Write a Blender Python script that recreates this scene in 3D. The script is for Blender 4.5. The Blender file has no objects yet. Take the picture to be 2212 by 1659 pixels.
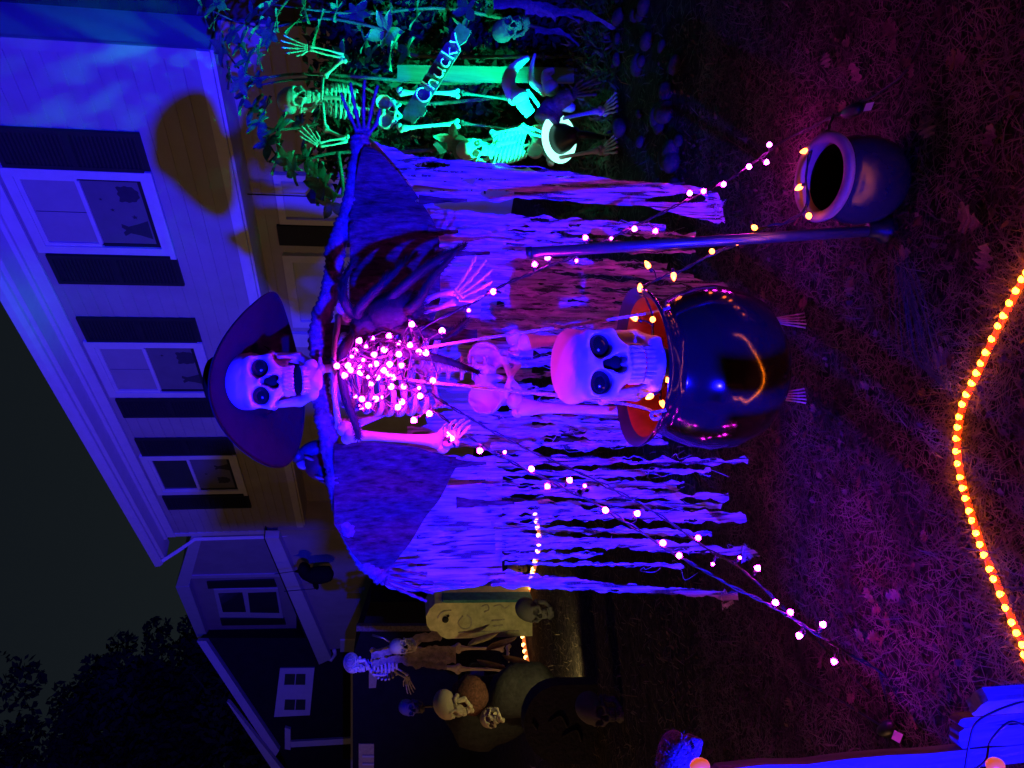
import bpy, math, random
import numpy as np
from mathutils import Vector, Matrix, noise
random.seed(7); rng = np.random.default_rng(7)
V = Vector
scene = bpy.context.scene
C = scene.collection

# ---------------------------------------------------------------- camera
# The photograph was taken with the phone on its side: world "up" points to the left edge.
CAM_H, PITCH, FOC = 1.5, math.radians(8.9), 3028.0
cp, sp = math.cos(PITCH), math.sin(PITCH)
fwd = V((0, cp, -sp)); upv = V((0, sp, cp)); rightv = V((1, 0, 0))
cam = bpy.data.objects.new('camera', bpy.data.cameras.new('camera'))
C.objects.link(cam)
cam.data.sensor_width = 36.0; cam.data.lens = 36.0 * FOC / 4032.0
cam.data.clip_start = 0.05; cam.data.clip_end = 400
R = Matrix((-upv, rightv, -fwd)).transposed().to_4x4()
cam.matrix_world = Matrix.Translation((0, 0, CAM_H)) @ R
scene.camera = cam

# ---------------------------------------------------------------- world: overcast night sky over a town
w = bpy.data.worlds.new('World'); scene.world = w; w.use_nodes = True
nt = w.node_tree; nt.nodes.clear()
wo = nt.nodes.new('ShaderNodeOutputWorld'); bg = nt.nodes.new('ShaderNodeBackground')
tc = nt.nodes.new('ShaderNodeTexCoord'); sep = nt.nodes.new('ShaderNodeSeparateXYZ')
rp = nt.nodes.new('ShaderNodeValToRGB')
rp.color_ramp.elements[0].position = 0.0; rp.color_ramp.elements[0].color = (0.0092, 0.0128, 0.0140, 1)
rp.color_ramp.elements[1].position = 0.75; rp.color_ramp.elements[1].color = (0.0028, 0.0042, 0.0080, 1)
nt.links.new(tc.outputs['Generated'], sep.inputs[0]); nt.links.new(sep.outputs['Z'], rp.inputs[0])
nt.links.new(rp.outputs[0], bg.inputs[0]); nt.links.new(bg.outputs[0], wo.inputs[0])
bg.inputs[1].default_value = 1.0

# ---------------------------------------------------------------- lamps of the place
def lamp(name, kind, loc, target, energy, color, **kw):
    l = bpy.data.lights.new(name, kind); l.energy = energy; l.color = color
    for k, v in kw.items(): setattr(l, k, v)
    o = bpy.data.objects.new(name, l); C.objects.link(o); o.location = loc
    if target is not None:
        o.rotation_euler = (V(target) - V(loc)).to_track_quat('-Z', 'Y').to_euler()
    return o
BLUE_AT = V((-1.70, -1.50, 0.79))
BLUE_TO = BLUE_AT + V((math.sin(math.radians(13)) * math.cos(math.radians(24.5)), math.cos(math.radians(13)) * math.cos(math.radians(24.5)), math.sin(math.radians(24.5))))
lamp('blue_flood_lamp', 'SPOT', BLUE_AT, BLUE_TO, 13000, (0.0035, 0.0020, 1.0),
     spot_size=math.radians(84), spot_blend=0.75, shadow_soft_size=0.045)
GREEN_AT = V((1.706, 5.20, 0.316))
lamp('green_flood_lamp', 'SPOT', GREEN_AT + V((0.015, 0.15, 0.10)), GREEN_AT + V((0.72, 0.74, 1.0)), 560, (0.0, 1.0, 0.46),
     spot_size=math.radians(98), spot_blend=0.55, shadow_soft_size=0.05)
lamp('street_lamp_glow', 'POINT', (-7.5, 3.5, 2.1), None, 290, (1.0, 0.46, 0.20), shadow_soft_size=0.35)
YARD_AT = V((-2.42, 5.82, 0.14))
lamp('warm_yard_lamp', 'SPOT', YARD_AT, (-1.9, 8.0, 0.75), 34, (1.0, 0.80, 0.30), spot_size=math.radians(120), spot_blend=0.7, shadow_soft_size=0.03)
# sky-glow sun: the night has none to speak of, kept at moonlight level
lamp('moon', 'SUN', (0, 0, 20), (6, 14, 0), 0.004, (0.75, 0.85, 1.0), angle=math.radians(12))

scene.view_settings.view_transform = 'Standard'; scene.view_settings.look = 'None'
scene.view_settings.exposure = 0; scene.view_settings.gamma = 1
scene.cycles.use_denoising = True
scene.cycles.max_bounces = 5; scene.cycles.diffuse_bounces = 2; scene.cycles.glossy_bounces = 3
scene.cycles.transparent_max_bounces = 8; scene.cycles.sample_clamp_indirect = 4.0
scene.cycles.caustics_reflective = False; scene.cycles.caustics_refractive = False

# ---------------------------------------------------------------- photograph-to-place helpers
# (dx, dy) are read off the 2212 x 1659 view of the photograph
K = 4032.0 / 2212.0
def ray(dx, dy):
    u = (829.5 - dy) * K; v = 2016.0 - dx * K
    return rightv * u + upv * v + fwd * FOC
def at(dx, dy, Y):
    r = ray(dx, dy); return V((0, 0, CAM_H)) + r * (Y / r.y)
def gnd(dx, dy, z=0.0):
    r = ray(dx, dy); return V((0, 0, CAM_H)) + r * ((z - CAM_H) / r.z)
def px(n, Y): return n * K / FOC * Y            # metres for n view-pixels at forward depth Y

# ---------------------------------------------------------------- materials
MATS = {}
def mat(name, col, rough=0.6, var=0.15, scale=20, spec=0.4, metal=0.0, bump=0.0, bscale=60, stretch=None,
        col2=None, coat=0.0, trans=0.0, alpha=1.0, sheen=0.0):
    if name in MATS: return MATS[name]
    m = bpy.data.materials.new(name); m.use_nodes = True; n = m.node_tree; p = n.nodes['Principled BSDF']
    p.inputs['Roughness'].default_value = rough; p.inputs['Metallic'].default_value = metal
    p.inputs['Specular IOR Level'].default_value = spec; p.inputs['Coat Weight'].default_value = coat
    p.inputs['Sheen Weight'].default_value = sheen; p.inputs['Alpha'].default_value = alpha
    p.inputs['Transmission Weight'].default_value = trans
    t = n.nodes.new('ShaderNodeTexCoord'); mp = n.nodes.new('ShaderNodeMapping')
    n.links.new(t.outputs['Object'], mp.inputs[0])
    if stretch: mp.inputs['Scale'].default_value = stretch
    nz = n.nodes.new('ShaderNodeTexNoise'); nz.inputs['Scale'].default_value = scale; nz.inputs['Detail'].default_value = 5
    nz.inputs['Roughness'].default_value = 0.65
    n.links.new(mp.outputs[0], nz.inputs[0])
    r = n.nodes.new('ShaderNodeValToRGB')
    a = [max(0, c * (1 - var)) for c in col]; b = list(col2) if col2 else [min(1, c * (1 + var)) for c in col]
    r.color_ramp.elements[0].position = 0.32; r.color_ramp.elements[1].position = 0.68
    r.color_ramp.elements[0].color = (*a, 1); r.color_ramp.elements[1].color = (*b, 1)
    n.links.new(nz.outputs[0], r.inputs[0]); n.links.new(r.outputs[0], p.inputs['Base Color'])
    if bump:
        nb = n.nodes.new('ShaderNodeTexNoise'); nb.inputs['Scale'].default_value = bscale; nb.inputs['Detail'].default_value = 4
        n.links.new(mp.outputs[0], nb.inputs[0])
        bp = n.nodes.new('ShaderNodeBump'); bp.inputs['Strength'].default_value = bump; bp.inputs['Distance'].default_value = 0.01
        n.links.new(nb.outputs[0], bp.inputs['Height']); n.links.new(bp.outputs[0], p.inputs['Normal'])
    MATS[name] = m; return m
def emit(name, col, strength):
    if name in MATS: return MATS[name]
    m = bpy.data.materials.new(name); m.use_nodes = True; n = m.node_tree; p = n.nodes['Principled BSDF']
    p.inputs['Base Color'].default_value = (*[min(1, c) * 0.5 for c in col], 1); p.inputs['Roughness'].default_value = 0.3
    p.inputs['Emission Color'].default_value = (*col, 1); p.inputs['Emission Strength'].default_value = strength
    MATS[name] = m; return m
BONE = mat('bone_plastic', (0.43, 0.40, 0.345), 0.55, 0.10, 14, 0.35, bump=0.12, bscale=45)
BONE_OLD = mat('weathered_bone', (0.34, 0.29, 0.19), 0.7, 0.35, 22, 0.2, bump=0.3, bscale=50)
BONE_GREY = mat('dim_grey_bone', (0.075, 0.07, 0.068), 0.8, 0.35, 22, 0.2, bump=0.3, bscale=50)  # grey bone; the poor light on the dim skulls is put into its colour
HAND_DARK = mat('painted_hand', (0.055, 0.05, 0.05), 0.6, 0.3, 40, 0.3, bump=0.3)
EYE = mat('black_glass', (0.006, 0.006, 0.007), 0.08, 0.1, 5, 0.5)
CLOTH = mat('white_gauze', (0.40, 0.385, 0.37), 0.95, 0.50, 75, 0.1, bump=0.8, bscale=240, stretch=(1, 1, 0.05))
GAUZE = mat('black_gauze', (0.030, 0.028, 0.032), 0.95, 0.8, 70, 0.1, bump=0.8, bscale=160, stretch=(1, 1, 0.25))
WRAP = mat('ribbed_black_fabric', (0.085, 0.082, 0.088), 0.9, 0.45, 40, 0.1, bump=0.5, bscale=120)
FELT = mat('black_felt', (0.012, 0.011, 0.013), 0.95, 0.12, 20, 0.05, bump=0.15, bscale=300)
FELT2 = mat('black_felt_crown', (0.006, 0.006, 0.007), 0.95, 0.12, 20, 0.05)
FUR = mat('black_fur', (0.013, 0.012, 0.014), 0.7, 0.4, 60, 0.2)
PLASTIC = mat('glossy_black_plastic', (0.007, 0.007, 0.009), 0.12, 0.2, 8, 0.5, bump=0.05, bscale=9)
PLASTIC_IN = mat('orange_lit_inside', (0.45, 0.09, 0.02), 0.5, 0.2, 9, 0.3)  # orange bulb glow inside the black cauldron, put into the colour
CORD = mat('dark_green_cord', (0.008, 0.012, 0.010), 0.45, 0.2, 30, 0.4)
ROPE = mat('white_rope', (0.5, 0.46, 0.42), 0.9, 0.3, 120, 0.1, bump=0.6, bscale=300)
PAINT = mat('white_trim_paint', (0.52, 0.51, 0.49), 0.5, 0.06, 6, 0.3, bump=0.08, bscale=30)
SIDING = mat('pale_clapboard_paint', (0.33, 0.31, 0.28), 0.6, 0.09, 2.2, 0.25, bump=0.15, bscale=40)
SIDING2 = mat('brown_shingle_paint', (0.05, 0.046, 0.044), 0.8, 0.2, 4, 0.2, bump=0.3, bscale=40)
SHUTTER = mat('dark_shutter_paint', (0.014, 0.015, 0.018), 0.6, 0.15, 6, 0.3)
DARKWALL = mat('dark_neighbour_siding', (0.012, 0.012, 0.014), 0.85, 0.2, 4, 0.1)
GLASS = mat('window_glass', (0.030, 0.032, 0.036), 0.08, 0.1, 3, 0.6)
BLIND = mat('window_blind', (0.30, 0.29, 0.27), 0.7, 0.06, 4, 0.3)
CUTOUT = mat('black_paper', (0.04, 0.04, 0.045), 0.8, 0.1, 10, 0.1)
ROOF = mat('dark_roof_shingle', (0.018, 0.018, 0.020), 0.95, 0.3, 30, 0.1)
GROUND = mat('leaf_mould_soil', (0.024, 0.019, 0.015), 0.95, 0.55, 16, 0.1, bump=1.0, bscale=70, col2=(0.045, 0.036, 0.026))
STRAW = mat('dry_straw', (0.085, 0.066, 0.046), 0.85, 0.6, 3.5, 0.15, col2=(0.19, 0.145, 0.095))
OAK = mat('dry_oak_leaf', (0.14, 0.085, 0.05), 0.75, 0.35, 30, 0.2, bump=0.3)
LEAF = mat('evergreen_leaf', (0.095, 0.18, 0.11), 0.45, 0.3, 12, 0.4)
BARK = mat('bark', (0.10, 0.085, 0.065), 0.9, 0.4, 25, 0.1, bump=0.6)
TREELEAF = mat('tree_leaf', (0.03, 0.042, 0.026), 0.8, 0.4, 0.6, 0.1)
WOOD = mat('weathered_plank', (0.12, 0.108, 0.092), 0.85, 0.3, 18, 0.15, bump=0.6, bscale=40, stretch=(1, 1, 0.08))
SIGNWOOD = mat('dark_sign_plank', (0.075, 0.075, 0.07), 0.8, 0.35, 14, 0.2, bump=0.4, bscale=40)
SIGNPAINT = mat('pale_sign_paint', (0.75, 0.76, 0.72), 0.7, 0.05, 40, 0.2)
STONE = mat('grey_stone', (0.045, 0.042, 0.04), 0.9, 0.4, 14, 0.2, bump=0.5)
GRAVE = mat('olive_foam_stone', (0.50, 0.46, 0.24), 0.85, 0.22, 14, 0.15, bump=0.35, bscale=60)
GRAVE_DK = mat('dark_foam_stone', (0.018, 0.018, 0.018), 0.85, 0.35, 22, 0.15, bump=0.8, bscale=40)
GRAVE_LT = mat('pale_foam_stone', (0.38, 0.34, 0.25), 0.85, 0.3, 14, 0.15, bump=0.5, bscale=60)
STEEL = mat('galvanised_pole', (0.18, 0.18, 0.19), 0.32, 0.15, 14, 0.5, metal=0.85)
POTM = mat('dark_glazed_pot', (0.010, 0.011, 0.034), 0.24, 0.2, 6, 0.5)
POTRIM = mat('pale_pot_rim', (0.18, 0.13, 0.125), 0.55, 0.15, 12, 0.3)
BLACKIN = mat('pot_inside', (0.003, 0.003, 0.003), 0.9, 0.1, 4, 0.1)
BLACKPL = mat('matt_black_plastic', (0.010, 0.010, 0.011), 0.45, 0.2, 12, 0.4)
PAPER = mat('paper_tag', (0.7, 0.66, 0.6), 0.8, 0.05, 20, 0.2)
RATFUR = mat('rat_fur', (0.15, 0.13, 0.12), 0.95, 0.4, 60, 0.1, bump=0.8, bscale=220)
SLEEVE = mat('ragged_sleeve', (0.13, 0.13, 0.09), 0.95, 0.4, 30, 0.1, bump=0.7, bscale=80)
SHIRT = mat('black_shirt', (0.02, 0.02, 0.02), 0.9, 0.3, 30, 0.1)
PB_BLUE = mat('parrot_shaded_blue', (0.006, 0.018, 0.045), 0.6, 0.4, 40, 0.3)  # parrot colours darkened: the shade it sits in is put into them
PB_RED = mat('parrot_shaded_red', (0.07, 0.015, 0.01), 0.6, 0.4, 40, 0.3)
PB_DARK = mat('parrot_shaded_black', (0.02, 0.02, 0.022), 0.5, 0.4, 40, 0.4)
PB_CREAM = mat('parrot_shaded_cream', (0.16, 0.12, 0.08), 0.6, 0.3, 30, 0.3)
BULB_P = emit('purple_bulb', (1.0, 0.016, 0.92), 165)
BULB_O = emit('orange_bulb', (1.0, 0.13, 0.020), 20)
BULB_R = emit('rope_light_bulb', (1.0, 0.17, 0.004), 105)
ROPEGLOW = emit('rope_light_tube', (1.0, 0.050, 0.003), 1.9)
BULB_F = emit('far_rope_light', (1.0, 0.42, 0.10), 9)
LENS_G = emit('green_lens', (0.30, 1.0, 0.75), 2.2)
def soften(m, w=0.5):                       # thin cloth lets some light through
    n = m.node_tree; p = n.nodes['Principled BSDF']; o = n.nodes['Material Output']
    tr = n.nodes.new('ShaderNodeBsdfTranslucent'); mx = n.nodes.new('ShaderNodeMixShader'); mx.inputs[0].default_value = w
    src = p.inputs['Base Color'].links[0].from_socket
    n.links.new(src, tr.inputs[0]); n.links.new(p.outputs[0], mx.inputs[1]); n.links.new(tr.outputs[0], mx.inputs[2])
    n.links.new(mx.outputs[0], o.inputs[0])
soften(CLOTH, 0.28); soften(LEAF, 0.2)
def loosen(m, lo, hi, scale, stretch, least):   # open weave: the threads part here and there
    n = m.node_tree; o = n.nodes['Material Output']; src = o.inputs[0].links[0].from_socket
    t = n.nodes.new('ShaderNodeTexCoord'); mp = n.nodes.new('ShaderNodeMapping'); mp.inputs['Scale'].default_value = stretch
    q = n.nodes.new('ShaderNodeTexNoise'); q.inputs['Scale'].default_value = scale; q.inputs['Detail'].default_value = 3
    r = n.nodes.new('ShaderNodeMapRange'); r.inputs[1].default_value = lo; r.inputs[2].default_value = hi; r.inputs[3].default_value = least; r.inputs[4].default_value = 1
    tr = n.nodes.new('ShaderNodeBsdfTransparent'); mx = n.nodes.new('ShaderNodeMixShader')
    n.links.new(t.outputs['Object'], mp.inputs[0]); n.links.new(mp.outputs[0], q.inputs[0]); n.links.new(q.outputs[0], r.inputs[0])
    n.links.new(r.outputs[0], mx.inputs[0]); n.links.new(tr.outputs[0], mx.inputs[1]); n.links.new(src, mx.inputs[2]); n.links.new(mx.outputs[0], o.inputs[0])
loosen(CLOTH, .38, .50, 80, (1, 1, .045), .15)

# ---------------------------------------------------------------- mesh helpers
class MB:
    def __init__(s): s.v = []; s.f = []
    def add(s, vs, fs):
        b = len(s.v); s.v += [tuple(p) for p in vs]; s.f += [tuple(i + b for i in f) for f in fs]; return s
    def tube(s, pts, rad, n=8, flat=None, caps=True):
        pts = [V(p) for p in pts]; m = len(pts)
        if not hasattr(rad, '__len__'): rad = [rad] * m
        t0 = (pts[1] - pts[0]).normalized()
        a = t0.orthogonal().normalized() if flat is None else (V(flat[0]) - t0 * t0.dot(V(flat[0]))).normalized()
        vs = []; fl = 1.0 if flat is None else flat[1]
        for i in range(m):
            t = (pts[min(i + 1, m - 1)] - pts[max(i - 1, 0)])
            t = t.normalized() if t.length > 1e-9 else t0
            a = (a - t * a.dot(t)); a = a.normalized() if a.length > 1e-6 else t.orthogonal().normalized()
            b = t.cross(a)
            for k in range(n):
                th = 2 * math.pi * k / n
                vs.append(pts[i] + (a * math.cos(th) + b * math.sin(th) * fl) * rad[i])
        fs = [(i * n + k, i * n + (k + 1) % n, (i + 1) * n + (k + 1) % n, (i + 1) * n + k) for i in range(m - 1) for k in range(n)]
        if caps:
            fs.append(tuple(range(n - 1, -1, -1))); fs.append(tuple((m - 1) * n + k for k in range(n)))
        return s.add(vs, fs)
    def ell(s, c, r, rot=None, nu=12, nv=8):
        c = V(c); r = (r, r, r) if not hasattr(r, '__len__') else r
        vs = []; 
        for j in range(nv + 1):
            ph = math.pi * j / nv
            for i in range(nu):
                th = 2 * math.pi * i / nu
                p = V((r[0] * math.sin(ph) * math.cos(th), r[1] * math.sin(ph) * math.sin(th), r[2] * math.cos(ph)))
                if rot is not None: p = rot @ p
                vs.append(c + p)
        fs = [(j * nu + i, (j + 1) * nu + i, (j + 1) * nu + (i + 1) % nu, j * nu + (i + 1) % nu) for j in range(nv) for i in range(nu)]
        return s.add(vs, fs)
    def box(s, o, ax, ay, az):           # corner o and three edge vectors
        o, ax, ay, az = V(o), V(ax), V(ay), V(az)
        vs = [o, o + ax, o + ax + ay, o + ay, o + az, o + ax + az, o + ax + ay + az, o + ay + az]
        return s.add(vs, [(0, 3, 2, 1), (4, 5, 6, 7), (0, 1, 5, 4), (1, 2, 6, 5), (2, 3, 7, 6), (3, 0, 4, 7)])
    def prism(s, outline, depth):        # outline: 3-D points in a plane, depth: vector
        n = len(outline); d = V(depth); vs = [V(p) for p in outline]; vs += [p + d for p in vs]
        return s.add(vs, [tuple(range(n - 1, -1, -1)), tuple(range(n, 2 * n))] + [(i, (i + 1) % n, n + (i + 1) % n, n + i) for i in range(n)])
    def lathe(s, prof, c=(0, 0, 0), n=40, rot=None, close=False):
        c = V(c); vs = []
        for r, z in prof:
            for k in range(n):
                th = 2 * math.pi * k / n; p = V((r * math.cos(th), r * math.sin(th), z))
                if rot is not None: p = rot @ p
                vs.append(c + p)
        m = len(prof)
        fs = [(i * n + k, i * n + (k + 1) % n, (i + 1) * n + (k + 1) % n, (i + 1) * n + k) for i in range(m - 1) for k in range(n)]
        return s.add(vs, fs)
    def build(s, name, m, parent=None, smooth=True):
        me = bpy.data.meshes.new(name); me.from_pydata(s.v, [], s.f); me.update()
        return link(name, me, m, parent, smooth)
def link(name, me, m, parent=None, smooth=True, M=None):
    o = bpy.data.objects.new(name, me); C.objects.link(o)
    if m is not None and len(me.materials) == 0: me.materials.append(m)
    if smooth and me.polygons: me.polygons.foreach_set('use_smooth', [True] * len(me.polygons))
    if M is not None: o.matrix_basis = M
    if parent is not None:
        o.parent = parent
        if parent.type == 'EMPTY': o.matrix_parent_inverse = Matrix.Translation(-parent.location)
        elif parent.get('_placed'): o.matrix_parent_inverse = parent.matrix_basis.inverted()
    if M is not None: o['_placed'] = 1
    return o
def tag(o, label, cat, group=None, kind=None):
    o['label'] = label; o['category'] = cat
    if group: o['group'] = group
    if kind: o['kind'] = kind
    return o
def thing(name, label, cat, loc, group=None):
    o = bpy.data.objects.new(name, None); C.objects.link(o); o.location = loc; o.empty_display_size = 0.1
    return tag(o, label, cat, group)
def smoothpath(pts, n=6):
    pts = [V(p) for p in pts]; out = []
    for i in range(len(pts) - 1):
        p0, p1, p2, p3 = pts[max(i - 1, 0)], pts[i], pts[i + 1], pts[min(i + 2, len(pts) - 1)]
        for k in range(n):
            t = k / n
            out.append(0.5 * ((2 * p1) + (p2 - p0) * t + (2 * p0 - 5 * p1 + 4 * p2 - p3) * t * t + (3 * p1 - p0 - 3 * p2 + p3) * t ** 3))
    out.append(pts[-1]); return out
def nz(x, y=0.0, z=0.0): return noise.noise(V((x, y, z)))
def jit(a): return V((random.uniform(-a, a), random.uniform(-a, a), random.uniform(-a, a)))
def basis(x, y, z, loc):                # matrix with the given columns
    m = Matrix((V(x), V(y), V(z))).transposed().to_4x4(); m.translation = V(loc); return m

# surface nets: turns a distance field into one closed organic mesh
def nets(f, lo, hi, h):
    ax = [np.arange(lo[i], hi[i] + h, h) for i in range(3)]
    X, Y, Z = np.meshgrid(*ax, indexing='ij'); v = f(X, Y, Z); s = v < 0
    n = v.shape; c = [slice(0, k - 1) for k in n]; d = [slice(1, k) for k in n]
    corner = {}
    for a in (0, 1):
        for b in (0, 1):
            for e in (0, 1):
                corner[a, b, e] = ((d if a else c)[0], (d if b else c)[1], (d if e else c)[2])
    cnt = sum(s[corner[k]].astype(int) for k in corner); act = (cnt > 0) & (cnt < 8)
    acc = np.zeros(act.shape + (3,)); num = np.zeros(act.shape)
    for k in corner:
        for axn in range(3):
            if k[axn]: continue
            k2 = list(k); k2[axn] = 1; k2 = tuple(k2)
            va, vb = v[corner[k]], v[corner[k2]]; cr = (va < 0) != (vb < 0)
            t = np.where(cr, va / np.where(cr, va - vb, 1), 0)
            p = np.stack([np.full(va.shape, float(k[i])) for i in range(3)], -1); p[..., axn] += t
            acc += p * cr[..., None]; num += cr
    idx = -np.ones(act.shape, int); idx[act] = np.arange(act.sum())
    I = np.argwhere(act); P = (I + acc[act] / num[act][:, None]) * h + np.array(lo)
    F = []
    for axn in range(3):
        sl0 = [slice(None)] * 3; sl1 = [slice(None)] * 3; sl0[axn] = slice(0, -1); sl1[axn] = slice(1, None)
        ed = s[tuple(sl0)] != s[tuple(sl1)]; E = np.argwhere(ed)
        b, e = [(1, 2), (2, 0), (0, 1)][axn]
        ok = (E[:, b] > 0) & (E[:, e] > 0) & (E[:, b] < n[b] - 1) & (E[:, e] < n[e] - 1); E = E[ok]
        q = []
        for ob, oe in ((0, 0), (-1, 0), (-1, -1), (0, -1)):
            G = E.copy(); G[:, b] += ob; G[:, e] += oe; q.append(idx[G[:, 0], G[:, 1], G[:, 2]])
        q = np.stack(q, 1); fl = ~s[tuple(E.T)]; q[fl] = q[fl][:, ::-1]; F.append(q)
    return P, np.concatenate(F)
def mesh_np(name, P, F):
    me = bpy.data.meshes.new(name); me.from_pydata(P.tolist(), [], F.tolist()); me.update(); return me
def sdE(p, c, r):
    q = [(p[i] - c[i]) / r[i] for i in range(3)]; k = np.sqrt(q[0] ** 2 + q[1] ** 2 + q[2] ** 2)
    return (k - 1) * min(r)
def sdC(p, a, b, r, r2=None):
    a = np.array(a, float); b = np.array(b, float); ab = b - a
    t = ((p[0] - a[0]) * ab[0] + (p[1] - a[1]) * ab[1] + (p[2] - a[2]) * ab[2]) / (ab @ ab); t = np.clip(t, 0, 1)
    dd = np.sqrt(sum((p[i] - a[i] - t * ab[i]) ** 2 for i in range(3))); r2 = r if r2 is None else r2
    return dd - (r + (r2 - r) * t)
def su(a, b, k): h = np.clip(0.5 + 0.5 * (b - a) / k, 0, 1); return b + (a - b) * h - k * h * (1 - h)
def ss(a, b, k): return -su(-a, b, k)      # a minus b

# a skull in centimetres: x to its side, -y forward, z up, the middle of the eyes at the origin
def cranium_field(X, Y, Z):
    p = (np.abs(X), Y, Z)
    d = sdE(p, (0, 2.2, 4.0), (7.3, 9.4, 7.6))
    d = su(d, sdE(p, (0, -3.0, 2.8), (6.2, 4.8, 5.4)), 2.0)
    d = su(d, sdC(p, (1.0, -7.0, 2.1), (5.0, -5.6, 1.9), 1.15), 1.2)        # brow
    d = su(d, sdC(p, (5.5, -5.2, 1.6), (5.7, -4.8, -2.2), 0.95), 0.9)        # outer orbit
    d = su(d, sdC(p, (5.3, -5.4, -2.7), (2.6, -6.4, -3.6), 1.35, 1.2), 1.2)  # cheekbone
    d = su(d, sdC(p, (5.7, -4.6, -2.5), (6.9, 2.0, -2.3), 0.8, 0.7), 0.8)    # arch
    d = su(d, sdE(p, (0, -4.4, -4.4), (4.2, 4.0, 3.5)), 1.4)                 # maxilla
    d = su(d, sdC(p, (0, -7.1, 1.2), (0, -8.1, -1.2), 0.95, 0.75), 0.8)      # nose bridge
    d = su(d, sdC(p, (1.5, -7.0, -1.0), (2.0, -6.8, -4.0), 0.8), 0.8)
    d = su(d, sdC(p, (5.0, 1.5, -3.0), (4.4, 4.0, -4.5), 1.6), 1.5)          # mastoid
    d = ss(d, sdE(p, (3.35, -7.2, -0.35), (2.35, 4.6, 2.15)), 0.5)           # sockets
    d = ss(d, sdE(p, (0.85, -8.4, -3.7), (0.95, 5.0, 1.35)), 0.2)             # nose
    d = ss(d, sdE(p, (0.2, -8.6, -2.3), (0.95, 5.0, 1.9)), 0.2)
    d = ss(d, sdE(p, (8.1, -2.4, 0.6), (1.9, 4.0, 3.2)), 0.8)                # temple hollow
    d = ss(d, sdE(p, (5.9, -2.6, -5.4), (2.6, 4.6, 2.4)), 0.7)               # under the cheek
    for i in range(6):                                                       # upper teeth
        a = 0.14 + i * 0.28; x, y = 3.5 * math.sin(a), -4.5 - 3.7 * math.cos(a)
        d = su(d, sdC(p, (x, y, -6.2), (x * 0.98, y + 0.05, -8.1), 0.42 if i else 0.50), 0.05)
    return d
def jaw_field(X, Y, Z):
    p = (np.abs(X), Y, Z)
    d = sdC(p, (6.0, 1.2, -3.4), (5.5, 0.4, -8.6), 0.95, 1.25)
    d = su(d, sdC(p, (5.6, -0.6, -3.9), (5.3, -0.6, -7.4), 0.65, 1.0), 1.0)
    d = su(d, sdC(p, (5.5, 0.2, -8.8), (3.6, -5.4, -11.0), 1.25, 1.25), 1.0)
    d = su(d, sdC(p, (3.6, -5.4, -10.8), (0, -7.5, -11.3), 1.4, 1.6), 1.0)
    d = su(d, sdE(p, (1.0, -8.0, -12.1), (1.6, 0.9, 0.9)), 0.8)
    for i in range(6):
        a = 0.13 + i * 0.26; x, y = 3.4 * math.sin(a), -4.5 - 3.5 * math.cos(a)
        d = su(d, sdC(p, (x, y, -9.9), (x, y, -8.5), 0.40), 0.05)
    return d
def pelvis_field(X, Y, Z):
    p = (np.abs(X), Y, Z)
    wing = sdE(p, (7.6, 1.8, 5.0), (6.2, 5.2, 6.6)); wing = ss(wing, sdE(p, (7.0, -2.6, 6.6), (6.2, 6.4, 6.4)), 0.6)
    d = su(wing, sdC(p, (6.2, 0.5, -0.5), (8.2, -0.8, -1.8), 2.1, 2.3), 1.2)
    d = su(d, sdC(p, (7.4, -1.4, -1.4), (0.8, -4.2, -3.2), 1.25, 1.2), 0.9)
    d = su(d, sdC(p, (0.9, -4.2, -3.4), (4.6, -1.4, -7.2), 1.05, 1.35), 0.9)
    d = su(d, sdC(p, (4.7, -1.0, -7.0), (7.2, 0.4, -2.4), 1.35, 1.4), 0.9)
    d = su(d, sdC(p, (0, 3.2, 5.6), (0, 4.8, 0.0), 3.4, 1.6), 1.2)
    d = su(d, sdC(p, (0, 4.6, 0.2), (0, 3.0, -3.4), 1.4, 0.7), 1.0)
    d = ss(d, sdE(p, (8.9, -1.6, -1.9), (1.7, 1.7, 1.7)), 0.3)
    return d
CRANIUM = mesh_np('cranium', *nets(cranium_field, (-9.2, -10, -9.2), (9.2, 12.4, 12.4), 0.24))
JAW = mesh_np('jaw', *nets(jaw_field, (-8, -10.2, -13.8), (8, 3.2, -2.0), 0.24))
PELVIS = mesh_np('pelvis', *nets(pelvis_field, (-15, -7, -10), (15, 8, 13), 0.36))
CRANIUM_LOW = CRANIUM.copy(); CRANIUM_LOW.name = 'cranium_low'      # foam skull with a flatter vault
for v_ in CRANIUM_LOW.vertices:
    if v_.co.z > 0.5: v_.co.z = 0.5 + (v_.co.z - 0.5) / (1 + 0.065 * (v_.co.z - 0.5))
CAVITY = MB().ell((0, -3.9, -3.0), (1.9, 2.6, 2.1), nu=14, nv=10).build('cavity_template', mat('nose_black', (.008, .008, .008), .8, .1, 5, .1)).data
bpy.data.objects.remove(bpy.data.objects['cavity_template'])
for me in (CRANIUM, JAW, PELVIS, CRANIUM_LOW):
    me.polygons.foreach_set('use_smooth', [True] * len(me.polygons))
CR_VAR = {}
def mesh_for(me, m):                     # same shape, another material
    k = (me.name, m.name)
    if k not in CR_VAR:
        c = me.copy(); c.materials.clear(); c.materials.append(m); CR_VAR[k] = c
    return CR_VAR[k]
EYEBALL = MB().ell((0, 0, 0), 1.0, nu=20, nv=14).build('eye_template', EYE).data
bpy.data.objects.remove(bpy.data.objects['eye_template'])
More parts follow.
